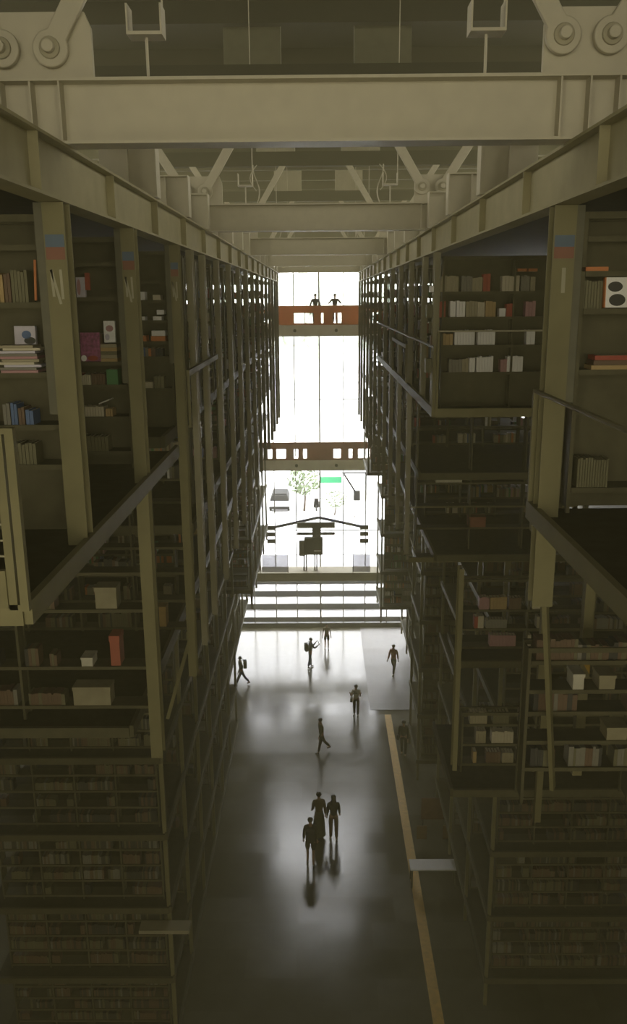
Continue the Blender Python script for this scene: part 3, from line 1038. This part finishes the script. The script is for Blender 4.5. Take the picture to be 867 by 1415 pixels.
# ------------------------------------------------------------------ railings near the camera
r = empty('wire_railing', (-2.1, 5.72, 17.85))
MB().box(-0.03, 0.03, -0.03, 0.03, 0.0, 1.27).build('post', STEEL, r)
MB().box(-0.12, -0.06, 0.0, 0.05, 0.0, 1.27).build('inner_post', STEEL, r)
MB().box(-2.2, 0.03, -0.03, 0.03, 1.27, 1.31).build('top_rail', STEEL, r)
MB().box(-2.2, -0.12, -0.02, 0.03, 0.02, 0.30).build('kick_plate', STEEL, r)
for k in range(7):
    MB().tube([(-2.2, 0.01, 0.40 + 0.115 * k), (-0.1, 0.01, 0.40 + 0.115 * k)], 0.008, 6).build('wire', PALE, r)
tag(r, 'ladder-like railing with thin pale wires at the picture edge', 'railing')
r = empty('slanting_brace', (2.1, 0, 0))
MB().bar((0.12, 8.3, 17.88), (0.75, 9.4, 14.1), 0.05, 0.09).build('bar', STEEL, r)
MB().box(0.02, 0.2, 8.24, 8.36, 17.70, 17.84).build('foot_plate', STEEL, r)
tag(r, 'slim steel brace below the short near walkway', 'brace')
r = empty('slanting_brace', (-2.1, 0, 0))
q = px_at(262, 880, 13.6) + Vector((2.1, 0, 0))
MB().bar(px_at(262, 880, 13.6) + Vector((2.1, 0, 0)), px_at(230, 992, 13.6) + Vector((2.1, 0, 0)), 0.05, 0.06).build('bar', STEEL, r)
MB().box(q.x - 0.06, q.x + 0.06, 13.54, 13.66, q.z - 0.02, q.z + 0.12).build('foot_plate', STEEL, r)
tag(r, 'slim steel brace below the third banded column', 'brace')
for sx in (-1, 1):
    r = empty('gable_rail', (0, 0, 0))
    d0 = 13.5 if sx < 0 else 20.4
    MB().bar((sx * 2.06, d0, 18.86), (sx * 2.06, d0 + 3.9, 18.86), 0.05, 0.09).build('bar', STEEL, r)
    for dd in (0.02, 3.88):
        MB().box(sx * 2.04, sx * 2.08, d0 + dd - 0.02, d0 + dd + 0.02, 18.0, 18.82).build('post', STEEL, r)
    tag(r, 'thick rail between hanging columns %s' % SIDE[sx], 'rail')

# ------------------------------------------------------------------ bridges at the far end
def bridge(z, d, lit, gaps, label, h=1.05):
    r = empty('bridge', (0, d, z))
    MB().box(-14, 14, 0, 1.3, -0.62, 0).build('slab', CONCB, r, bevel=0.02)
    for x in (-1.35, 0.95, 3.4, -3.8):
        MB().tube([(x, -0.06, -0.30), (x, 0.0, -0.30)], 0.09, 12).build('boss', DARK, r)
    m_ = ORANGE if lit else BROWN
    MB().box(-13.5, 13.5, 0.02, 0.07, h * 0.62, h).build('top_board', m_, r)
    MB().box(-13.5, 13.5, 0.02, 0.07, 0.0, h * 0.10).build('bottom_board', m_, r)
    x = -6.5
    gaps = sorted(gaps)
    for (a, b) in gaps + [(6.5, 6.6)]:
        if a > x: MB().box(x, a, 0.02, 0.07, h * 0.10, h * 0.62).build('infill_panel', m_, r)
        x = b
    tag(r, label, 'bridge')
    return r


def g(px, py, d): return px_at(px, py, d).x


D1 = 48.4
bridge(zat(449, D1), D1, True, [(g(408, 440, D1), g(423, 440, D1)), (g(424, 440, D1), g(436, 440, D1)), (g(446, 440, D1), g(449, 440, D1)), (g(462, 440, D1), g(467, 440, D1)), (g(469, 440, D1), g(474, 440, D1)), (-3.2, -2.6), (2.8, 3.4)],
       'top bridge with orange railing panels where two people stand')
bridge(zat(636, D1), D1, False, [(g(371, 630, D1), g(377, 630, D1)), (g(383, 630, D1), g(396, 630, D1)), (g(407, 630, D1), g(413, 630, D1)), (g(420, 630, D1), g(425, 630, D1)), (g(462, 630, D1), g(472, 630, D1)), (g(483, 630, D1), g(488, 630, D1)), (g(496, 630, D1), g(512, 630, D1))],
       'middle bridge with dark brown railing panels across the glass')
r = empty('bridge', (0, D1, zat(792, D1)))
ZB3 = zat(792, D1)
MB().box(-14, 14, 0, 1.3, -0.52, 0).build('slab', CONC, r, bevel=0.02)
for a, b in ((340, 359), (362, 398), (488, 512)):
    MB().box(g(a, 780, D1), g(b, 780, D1), 0.05, 0.07, 0.04, 1.1).build('glass_panel', FROST, r)
for px in (360, 398, 488):
    MB().box(g(px, 780, D1) - 0.02, g(px, 780, D1) + 0.02, 0.04, 0.08, 0, 1.15).build('rail_post', DARK, r)
MB().tube([(-6, 0.06, 1.13), (6, 0.06, 1.13)], 0.02, 8).build('hand_rail', DARK, r)
tag(r, 'lowest bridge, plain concrete slab above the white steps', 'bridge')
# kiosk standing on the lowest bridge
k_ = empty('kiosk', (g(432, 780, D1 + 0.5), D1 + 0.6, ZB3))
MB().box(-0.48, 0.62, -0.2, 0.2, 1.0, 2.05).build('cabinet', BLACK, k_, bevel=0.04)
MB().box(-0.80, -0.40, -0.15, 0.15, 0.9, 1.85).build('side_pod', BLACK, k_, bevel=0.08)
MB().box(0.10, 0.52, -0.215, -0.2, 1.22, 1.3).build('label_strip', WHITE, k_)
for x in (-0.55, -0.40, 0.10, 0.22):
    MB().box(x, x + 0.08, -0.1, 0.1, 0, 1.02).build('leg', BLACK, k_)
MB().box(-0.9, 1.35, -0.05, 0.15, 2.2, 2.33).build('canopy_bar', BLACK, k_)
MB().box(-0.9, 1.35, -0.05, 0.15, 2.62, 2.95).build('canopy', BLACK, k_)
MB().box(0.0, 0.5, 0.0, 0.12, 2.0, 2.62).build('mast', BLACK, k_)
tag(k_, 'black kiosk on legs with a dark canopy on the lowest bridge', 'kiosk')
# blue-grey gable strut across the glass
cs = empty('gable_strut', (0, FY - 0.08, 0))
pa, pb, pc = px_at(376, 730, FY - .25), px_at(441, 716, FY - .25), px_at(505, 730, FY - .25)
MB().bar((pa.x, 0, pa.z), (pb.x, 0, pb.z), 0.10, 0.16).build('arm', SLATE, cs)
MB().bar((pb.x, 0, pb.z), (pc.x, 0, pc.z), 0.10, 0.16).build('arm', SLATE, cs)
for q in (pa, pc):
    for dz in (0.0, -0.42, -0.85):
        MB().box(q.x - 0.3, q.x + 0.22, -0.05, 0.08, q.z + dz - 0.12, q.z + dz + 0.12).build('bracket', BLACK, cs)
tag(cs, 'shallow blue-grey gable strut with dark end brackets across the glass', 'strut')

can = MB().bar((0, FY + 0.2, 10.35), (0, FY + 5.0, 9.75), 26, 0.2).build('reflection_blocker', STONE)  # unseen slab added to block the sky's reflection in the floor
tag(can, 'unseen added slab outside the entrance glass, level with the middle bridge', 'canopy')
# ------------------------------------------------------------------ outside
def tree(px, py_base, hgt, spread, label, seed, trunk_r=0.18):
    b = px_floor(px, py_base, 1.55)
    r = empty('tree', b)
    rng = random.Random(seed)
    MB().tube([(0, 0, 0), (0.1, 0, hgt * 0.3), (0.0, 0.1, hgt * 0.62)], [trunk_r, trunk_r * 0.7, trunk_r * 0.3], 8).build('trunk', BARK, r)
    f = MB()
    for _ in range(420):
        t = rng.uniform(0, 2 * math.pi)
        q = rng.random() ** 0.5
        zz = rng.uniform(-1, 1)
        rr = spread * math.sqrt(max(0, 1 - zz * zz)) * q
        c = Vector((rr * math.cos(t), rr * math.sin(t), hgt * 0.68 + zz * hgt * 0.32))
        a = Vector((rng.uniform(-1, 1), rng.uniform(-1, 1), rng.uniform(-1, 1))).normalized()
        u = a.orthogonal().normalized()
        s = hgt * 0.045 * rng.uniform(0.7, 1.4)
        v = a.cross(u)
        k = len(f.v)
        f.v += [tuple(c - u * s), tuple(c + v * s * .5), tuple(c + u * s), tuple(c - v * s * .5)]
        f.f.append((k, k + 1, k + 2, k + 3))
        f.m.append(0)
    f.build('foliage', LEAF, r)
    tag(r, label, 'tree')


def far_tree(x, y, hgt, spread, label, seed):
    r = empty('tree', (x, y, 1.55))
    rng = random.Random(seed)
    MB().tube([(0, 0, 0), (0.2, 0, hgt * 0.5)], [0.4, 0.2], 8).build('trunk', BARK, r)
    f = MB()
    for _ in range(26):
        t = rng.uniform(0, 6.28)
        rr = spread * 0.75 * rng.random()
        f.ball((rr * math.cos(t), rr * math.sin(t), hgt * rng.uniform(0.35, 0.9)), spread * rng.uniform(0.22, 0.42), 8, 6)
    f.build('foliage', LEAF, r)
    tag(r, label, 'tree')


tree(421, 706, 4.2, 1.5, 'pale leafy young tree seen through the entrance glass', 3, 0.12)
tree(463, 712, 2.1, 1.3, 'low pale shrub-like tree beside the green sign', 4, 0.08)
tree(490, 716, 1.0, 1.4, 'small low tree in front of the black shelter', 6, 0.06)
FARL = mat('overexposed_leaf', (0.55, 0.60, 0.50), 0.8, var=0.15, scale=0.3)  # outdoor overexposure put into the far leaf and bark colours
LEAF_NEAR, LEAF, BARK_NEAR, BARK = LEAF, FARL, BARK, mat('overexposed_bark', (0.5, 0.47, 0.42), 0.9)
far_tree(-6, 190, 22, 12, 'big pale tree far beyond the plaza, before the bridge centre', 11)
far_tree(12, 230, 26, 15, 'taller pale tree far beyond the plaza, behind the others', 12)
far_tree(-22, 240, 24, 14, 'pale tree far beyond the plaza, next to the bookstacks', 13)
LEAF = LEAF_NEAR
# car
b = px_floor(388, 700, 1.55)
c = empty('car', b)
CARW = mat('car_paint_white', (0.6, 0.6, 0.62), 0.3, var=0.02)
MB().prism([(-0.95, 0.28), (0.95, 0.28), (0.98, 0.55), (0.92, 0.9), (-0.92, 0.9), (-0.98, 0.55)], -2.0, 2.1).build('body', CARW, c, bevel=0.1)
MB().prism([(-0.88, 0.9), (0.88, 0.9), (0.68, 1.42), (-0.68, 1.42)], -1.5, 1.1).build('cabin', RUBBER, c, bevel=0.06)
MB().prism([(-0.69, 1.40), (0.69, 1.40), (0.60, 1.5), (-0.60, 1.5)], -1.3, 0.9).build('roof', BLACK, c, bevel=0.03)
MB().box(-0.9, 0.9, -2.08, -1.98, 0.30, 0.5).build('bumper', BLACK, c)
for x in (-0.9, 0.72):
    for y in (-1.35, 1.35):
        MB().tube([(x, y, 0.32), (x + 0.18, y, 0.32)], 0.32, 16).build('wheel', RUBBER, c)
tag(c, 'white parked car with dark roof outside the glass', 'car')
# green sign on two poles
b = px_floor(457, 690, 1.55)
s_ = empty('street_sign', b)
MB().box(-0.9, 1.1, 0, 0.06, 1.55, 2.15).build('panel', SIGNG, s_)
MB().box(-0.9, 1.1, -0.01, 0.0, 2.15, 2.55).build('upper_panel', mat('pale_green', (0.42, 0.55, 0.45), 0.5), s_)
for x in (-0.6, 0.8):
    MB().tube([(x, 0.08, 0), (x, 0.08, 2.5)], 0.04, 8).build('pole', WHITE, s_)
tag(s_, 'green street sign on pale poles seen through the entrance glass', 'sign')
# black shelter frame
b = px_floor(494, 692, 1.55)
s_ = empty('bus_shelter', b)
MB().box(-1.4, 0.9, 0, 0.12, 2.55, 2.68).build('roof_beam', BLACK, s_)
MB().box(0.75, 0.9, 0, 0.15, 0, 2.55).build('post', BLACK, s_)
MB().bar((-1.2, 0.06, 2.5), (-0.2, 0.06, 0.9), 0.12, 0.16).build('brace', BLACK, s_)
MB().box(-0.3, 0.3, 0, 0.4, 0.0, 0.9).build('seat', BLACK, s_)
tag(s_, 'black metal shelter frame outside the glass', 'shelter')
# dark scooter-like machine in the middle
b = px_floor(437, 704, 1.55)
s_ = empty('motor_scooter', b)
MB().tube([(0, -0.6, 0.28), (0.12, -0.6, 0.28)], 0.28, 14).build('wheel', RUBBER, s_)
MB().tube([(0, 0.65, 0.28), (0.12, 0.65, 0.28)], 0.28, 14).build('wheel', RUBBER, s_)
MB().box(-0.2, 0.32, -0.55, 0.7, 0.3, 0.62).build('body', BLACK, s_, bevel=0.06)
MB().box(-0.14, 0.26, -0.05, 0.65, 0.62, 0.85).build('seat', BROWN, s_, bevel=0.05)
MB().box(-0.12, 0.24, -0.6, -0.5, 0.3, 1.1).build('front_shield', BLACK, s_, bevel=0.03)
MB().tube([(-0.3, -0.5, 1.12), (0.42, -0.5, 1.12)], 0.025, 8).build('handlebar', BLACK, s_)
tag(s_, 'dark motor scooter parked on the bright plaza', 'scooter')

# ------------------------------------------------------------------ people
SKIN = mat('skin', (0.42, 0.25, 0.16), 0.6, var=0.05)
HAIR = mat('dark_hair', (0.018, 0.014, 0.012), 0.5, var=0.2)
EYE = mat('eye', (0.02, 0.015, 0.012), 0.3)


def cloth(name, col):
    return mat('cloth_' + name, col, 0.85, var=0.1, scale=15)


def skin_obj(name, chains, m, parent, sub=1):
    """chains: list of lists of (point, radius) with shared joints by identical position; each connected piece gets its own root"""
    vs_, rd, ed, idx = [], [], [], {}
    roots = []
    for ch in chains:
        prev = None
        for (p, r_) in ch:
            key = tuple(round(c, 4) for c in p)
            if key not in idx:
                idx[key] = len(vs_)
                vs_.append(tuple(p))
                rd.append(r_)
            i = idx[key]
            if prev is not None and prev != i: ed.append((prev, i))
            prev = i
    me = bpy.data.meshes.new(name)
    me.from_pydata(vs_, ed, [])
    o = bpy.data.objects.new(name, me)
    COL.objects.link(o)
    md = o.modifiers.new('skin', 'SKIN')
    md.use_smooth_shade = True
    sv = me.skin_vertices[0].data if me.skin_vertices else None
    if sv is None:
        bm = bmesh.new(); bm.from_mesh(me); bm.verts.layers.skin.verify(); bm.to_mesh(me); bm.free()
        sv = me.skin_vertices[0].data
    # components
    par = list(range(len(vs_)))

    def find(a):
        while par[a] != a: a = par[a]
        return a
    for a, b in ed:
        par[find(a)] = find(b)
    seen = set()
    for i in range(len(vs_)):
        r_ = rd[i]
        sv[i].radius = r_ if isinstance(r_, tuple) else (r_, r_)
        c_ = find(i)
        sv[i].use_root = c_ not in seen
        seen.add(c_)
    s = o.modifiers.new('sub', 'SUBSURF')
    s.levels = s.render_levels = sub
    dg = bpy.context.evaluated_depsgraph_get()
    nm = bpy.data.meshes.new_from_object(o.evaluated_get(dg))
    o.modifiers.clear()
    o.data = nm
    nm.name = name
    nm.materials.clear()
    nm.materials.append(m)
    for p in nm.polygons: p.use_smooth = True
    if parent: o.parent = parent
    return o


def person(loc, rz, hgt, label, top, bottom, hair='short', legs=(18, -14), knees=(6, 14), arms=((10, 8, 15), (-10, 8, 15)), shorts=False, skirt=False,
           sleeve=True, shoe=(0.03, 0.03, 0.03), pack=None, bag=None, hold=None, lean=4, topname='a', botname='b'):
    k = hgt / 1.70
    V = Vector

    def rx(a):
        return Matrix.Rotation(math.radians(a), 3, 'X')

    def S(v): return V(v) * k
    pel = V((0, 0, 0.93))
    L = rx(-lean)
    up = lambda z, y=0, x=0: pel + L @ V((x, y, z - 0.93))
    waist, chest, neck0, neck1 = up(1.06), up(1.27), up(1.43), up(1.49, 0.01)
    hd0, hd1, hd2 = up(1.545, 0.02), up(1.60, 0.018), up(1.655, 0.008)
    J = {}
    for i, sx in enumerate((-1, 1)):
        hip = pel + V((sx * 0.095, 0, -0.03))
        a, kn = legs[i], knees[i]
        knee = hip + rx(a) @ V((0, 0, -0.43))
        ank = knee + rx(a - kn) @ V((0, 0, -0.41))
        toe = ank + rx((a - kn) * 0.5) @ V((sx * 0.02, 0.15, -0.045))
        heel = ank + rx((a - kn) * 0.5) @ V((0, -0.04, -0.045))
        fa, out, eb = arms[i]
        sh = up(1.385, 0, sx * 0.165)
        da = Matrix.Rotation(math.radians(-sx * out), 3, 'Y') @ (rx(fa) @ V((0, 0, -1)))
        el = sh + da * 0.285
        db = Matrix.Rotation(math.radians(-sx * out * 0.5 + (sx * 18 if eb > 60 else 0)), 3, 'Y') @ (rx(fa + eb) @ V((0, 0, -1)))
        wr = el + db * 0.24
        pm = wr + db * 0.06
        J[sx] = dict(hip=hip, knee=knee, ank=ank, toe=toe, heel=heel, sh=sh, el=el, wr=wr, pm=pm, db=db)
    low = min(min(J[s]['toe'].z, J[s]['heel'].z) for s in J) - 0.03
    sh_ = V((0, 0, -low))

    def P(v, r_): return (tuple((v + sh_) * k), r_ * k if not isinstance(r_, tuple) else (r_[0] * k, r_[1] * k))
    root = None
    ch = [[P(pel, .105), P(waist, .10), P(chest, .118), P(neck0, .07), P(neck1, .048), P(hd0, .062), P(hd1, .082), P(hd2, .066)]]
    for s in (-1, 1):
        j = J[s]
        ch.append([P(pel, .105), P(j['hip'], .085), P(j['hip'].lerp(j['knee'], .5), .068), P(j['knee'], .05), P(j['knee'].lerp(j['ank'], .35), .048), P(j['ank'], .033)])
        ch.append([P(j['ank'], .033), P(j['toe'].lerp(j['ank'], .3), .034), P(j['toe'], .022)])
        ch.append([P(chest, .118), P(j['sh'], .055), P(j['el'], .038), P(j['wr'], .026), P(j['pm'], (.036, .018))])
        # five fingers rooted in the palm
        db = j['db']
        side = db.cross(V((0, 1, 0.2)))
        side = side.normalized() if side.length > 1e-3 else V((1, 0, 0))
        nrm = db.cross(side).normalized()
        for q, (o_, ln) in enumerate(((-0.026, .066), (-0.009, .078), (0.009, .074), (0.026, .058))):
            b0 = j['pm'] + side * o_ * 0.8 + db * 0.005
            b1 = b0 + db * ln * 0.5 + side * o_ * 0.2
            b2 = b1 + (db * 0.8 + nrm * 0.5) * ln * 0.5
            ch.append([P(b0, .009), P(b1, .0085), P(b2, .007)])
        b0 = j['pm'] - db * 0.02 + V((-s, 0, 0)) * 0.0 + side * 0.02 * s
        b1 = b0 + (db * 0.5 + side * s * 0.8) * 0.04
        b2 = b1 + (db * 0.9 + nrm * 0.2) * 0.032
        ch.append([P(b0, .010), P(b1, .010), P(b2, .008)])
    # nose and ears
    hc = hd1
    ch.append([P(hc + V((0, .075, .005)), .012), P(hc + V((0, .094, -.015)), .013)])
    for s in (-1, 1): ch.append([P(hc + V((s * .078, 0, .012)), .014), P(hc + V((s * .086, -.008, -.015)), .012)])
    body = skin_obj('person', ch, SKIN, None)
    e = MB()
    for s in (-1, 1):
        e.ball([c * k for c in (hc + sh_ + V((s * .03, .074, .012)))], 0.011 * k, 8, 6)
    e.build('eyes', EYE, body)
    MB().ball([c * k for c in (hc + sh_ + V((0, .078, -.045)))], (0.022 * k, 0.01 * k, 0.006 * k), 8, 6).build('mouth', mat('lips', (0.30, 0.12, 0.10), 0.6), body)
    # hair
    hb = MB()
    c = hc + sh_
    hb.ball([q * k for q in (c + V((0, -.022, .032)))], (.092 * k, .094 * k, .088 * k), 14, 10)
    if hair == 'long':
        hb.ball([q * k for q in (c + V((0, -.075, -.09)))], (.088 * k, .05 * k, .19 * k), 12, 10)
        hb.ball([q * k for q in (c + V((0, -.095, -.22)))], (.085 * k, .035 * k, .16 * k), 12, 10)
    elif hair == 'bun':
        hb.ball([q * k for q in (c + V((0, -.10, .09)))], .045 * k, 10, 8)
    hb.build('hair', HAIR, body, smooth=True)
    # top
    tm = cloth(topname, top)
    tc_ = [[P(pel + V((0, 0, .0)), .135), P(waist, .128), P(chest, .143), P(neck0 + V((0, 0, -.02)), .078)]]
    for s in (-1, 1):
        j = J[s]
        arm = [P(chest, .143), P(j['sh'], .072)]
        if sleeve: arm += [P(j['el'], .053), P(j['el'].lerp(j['wr'], .93), .042)]
        else: arm += [P(j['sh'].lerp(j['el'], .6), .06)]
        tc_.append(arm)
    skin_obj('jacket' if sleeve else 'shirt', tc_, tm, body)
    # bottom
    bmt = cloth(botname, bottom)
    if skirt:
        b = MB()
        cz = (pel + sh_).z * k
        b.tube([(0, 0, cz + .10 * k), (0, 0, cz - .1 * k), (0, 0.01, .55 * k), (0, 0.01, .14 * k)], [.13 * k, .17 * k, .20 * k, .23 * k], 16)
        b.build('skirt', bmt, body, smooth=True)
    else:
        bc = [[P(waist + V((0, 0, -.03)), .118), P(pel, .125)]]
        for s in (-1, 1):
            j = J[s]
            if shorts: bc.append([P(pel, .125), P(j['hip'], .10), P(j['hip'].lerp(j['knee'], .85), .085)])
            else: bc.append([P(pel, .125), P(j['hip'], .10), P(j['knee'], .072), P(j['knee'].lerp(j['ank'], .93), .06)])
        skin_obj('shorts' if shorts else 'trousers', bc, bmt, body)
    sm = cloth('shoe_%d' % int(shoe[0] * 100), shoe)
    for s in (-1, 1):
        j = J[s]
        skin_obj('shoe', [[P(j['heel'] + V((0, 0, .012)), .042), P(j['heel'].lerp(j['toe'], .5) + V((0, 0, .016)), .045), P(j['toe'] + V((0, 0, .006)), .033)]], sm, body)
    if pack:
        pk = MB().box(-.15 * k, .15 * k, -.30 * k, -.12 * k, 1.0 * k, 1.44 * k).build('backpack', cloth('pack_%d' % int(pack[2] * 100), pack), body, bevel=0.05 * k)
        for s in (-1, 1):
            MB().tube([(s * .09 * k, -.14 * k, 1.44 * k), (s * .10 * k, .0, 1.50 * k), (s * .10 * k, .145 * k, 1.38 * k), (s * .12 * k, .13 * k, 1.15 * k), (s * .13 * k, -.12 * k, 1.05 * k)], .016 * k, 6).build('strap', BLACK, pk)
    if bag:
        bg_ = MB().box(.17 * k, .29 * k, -.14 * k, .12 * k, .78 * k, 1.0 * k).build('shoulder_bag', cloth('bag', bag), body, bevel=0.03 * k)
        MB().tube([(.22 * k, .0, 1.0 * k), (.15 * k, .08 * k, 1.25 * k), (-.02 * k, .15 * k, 1.38 * k), (-.10 * k, .02, 1.47 * k)], .012 * k, 6).build('strap', BLACK, bg_)
    body.location = loc
    body.rotation_euler = (0, 0, rz)
    tag(body, label, 'person')
    if hold == 'phone':
        mid = (J[-1]['pm'] + J[1]['pm']) / 2 + sh_
        M = Matrix.Rotation(rz, 3, 'Z')
        ph = MB().box(-.075 * k, .075 * k, -.006, .006, -.04 * k, .04 * k).build('phone', BLACK, bevel=0.004)
        ph.location = V(loc) + M @ (mid * k + V((0, .03, .03)))
        ph.rotation_euler = (0, 0, rz)
        tag(ph, 'small dark phone held up by the %s' % ('person in white top' if top[0] > 0.5 else 'person in blue jeans'), 'phone')
    return body


PI = math.pi
F = px_floor
person(F(333, 947), PI * 0.55, 1.70, 'person in black walking with a backpack beside the bookstack edge', (.02, .022, .035), (.03, .05, .12), legs=(24, -22), knees=(4, 16), pack=(.012, .012, .02), topname='black', botname='navy')
person(F(428, 923), -PI * 0.42, 1.76, 'person in dark jacket and blue jeans with backpack, phone raised', (.05, .07, .12), (.14, .22, .36), legs=(6, -6), knees=(2, 6), arms=((40, 6, 95), (40, 6, 95)), pack=(.03, .03, .03), hold='phone', shoe=(.4, .4, .4), topname='slate', botname='jeans')
person(F(451, 897), PI, 1.62, 'person in beige shirt and black shorts standing before the steps', (.30, .26, .17), (.02, .02, .022), legs=(4, -4), knees=(2, 4), shorts=True, sleeve=False, arms=((6, 12, 25), (6, 12, 25)), shoe=(.5, .5, .5), topname='beige', botname='black')
person(F(543, 932), PI * 0.85, 1.76, 'person in orange-brown jacket walking on the grey entrance mat', (.30, .115, .045), (.06, .055, .055), legs=(20, -22), knees=(4, 14), arms=((-14, 10, 15), (14, 10, 20)), topname='rust', botname='charcoal')
person(F(491, 990), PI * 0.95, 1.68, 'person in white top and black trousers holding a phone up', (.62, .60, .55), (.02, .02, .02), legs=(4, -3), knees=(2, 3), arms=((35, 14, 110), (35, 14, 110)), sleeve=False, hold='phone', bag=(.02, .02, .02), topname='white', botname='black')
person(F(443, 1040), PI * 0.6, 1.72, 'person in khaki coat walking alone down the middle of the hall', (.17, .15, .085), (.07, .06, .04), legs=(14, -20), knees=(4, 22), topname='khaki', botname='dark_olive')
person(F(556, 1045), PI * 0.9, 1.75, 'person in all dark clothes beside the stacks past the yellow line', (.03, .03, .022), (.03, .03, .02), legs=(4, -6), knees=(2, 4), topname='soot', botname='soot', bag=(.02, .02, .015))
person(F(439, 1158), 0.1, 1.90, 'person in brown top and long green skirt, back of the trio', (.10, .065, .03), (.06, .065, .035), skirt=True, hair='bun', legs=(4, -4), knees=(2, 3), topname='brown', botname='moss', arms=((12, 6, 30), (-6, 8, 15)))
person(F(459, 1161), 0.05, 1.86, 'person with long black hair, black top and brown trousers', (.018, .018, .018), (.15, .085, .045), hair='long', legs=(3, -3), knees=(2, 3), shoe=(.65, .62, .58), topname='ink', botname='cocoa', arms=((4, 7, 12), (8, 8, 20)))
person(F(427, 1195), 0.0, 1.88, 'person in dark jacket and shorts with pale socks, front of the trio', (.05, .05, .03), (.035, .028, .018), hair='short', shorts=True, legs=(6, -7), knees=(2, 6), shoe=(.4, .4, .38), topname='murk', botname='earth', arms=((2, 8, 14), (-4, 8, 14)), pack=(.045, .05, .03))
z1 = zat(449, D1)
person((g(438, 440, D1 + .4), D1 + 0.42, z1), PI, 1.66, 'slim person in dark clothes on the top bridge', (.02, .022, .04), (.02, .02, .025), legs=(2, -2), knees=(1, 1), arms=((-4, 22, 40), (-4, 22, 40)), topname='uniform', botname='black')
person((g(465, 440, D1 + .4), D1 + 0.42, z1), PI, 1.66, 'person in dark clothes with elbows wide on the top bridge', (.02, .022, .04), (.02, .02, .025), legs=(2, -2), knees=(1, 1), arms=((8, 40, 85), (8, 40, 85)), topname='uniform', botname='black')

# ------------------------------------------------------------------ furniture on the floor
def desk(cx, cy, rz, label, wd):
    r = empty('reading_table', (cx, cy, 0), rz)
    MB().box(-wd / 2, wd / 2, -0.3, 0.3, 0.72, 0.76).build('table_top', WHITE, r, bevel=0.01)
    for x in (-wd / 2 + 0.06, wd / 2 - 0.06):
        for y in (-0.25, 0.25):
            MB().box(x - 0.025, x + 0.025, y - 0.025, y + 0.025, 0, 0.72).build('leg', DARK, r)
    tag(r, label, 'table')


b = px_floor(596, 1196, 0.74)
desk(b.x, b.y, 0.0, 'white-topped table on the dark floor beside the yellow line', 1.62)
led = empty('white_ledge', (0, 17.1, 5.42))
MB().box(-4.35, -3.15, 0, 0.36, 0, 0.10).build('board', CONC, led, bevel=0.01)
for x in (-4.2, -3.7):
    MB().prism([(x, -0.2), (x + 0.04, -0.2), (x + 0.04, 0), (x, 0)], 0.30, 0.37).build('bracket', DARK, led)
tag(led, 'pale ledge board low on the dark stack, opposite the yellow line', 'ledge')
# notice board and boxes behind the table
b = px_floor(602, 1180, 0.0)
nb = empty('notice_board', (b.x, b.y + 1.0, 0))
MB().box(-0.5, 0.5, 0, 0.05, 0.75, 1.65).build('board', mat('red_brown_board', (0.16, 0.075, 0.045), 0.7, var=0.3, scale=4), nb)
for x in (-0.45, 0.40):
    MB().box(x, x + 0.05, 0.05, 0.1, 0, 1.5).build('leg', DARK, nb)
for x in (-0.52, 0.46):
    MB().box(x - 0.18, x + 0.2, -0.42, -0.38, 0.2, 0.75).build('side_flap', mat('tan_board', (0.20, 0.12, 0.05), 0.7), nb)
tag(nb, 'reddish notice board standing behind the white-topped table', 'board')

# ------------------------------------------------------------------ the remaining rows of books, beyond counting
so = STUFF.build('shelved_books', BM)
so['kind'] = 'stuff'
so['label'] = 'rows of many coloured books filling the dim bookcases'
so['category'] = 'books'
print('books', BOOKN[0], 'stuff boxes', len(STUFF.v) // 8, 'objects', len(bpy.data.objects))
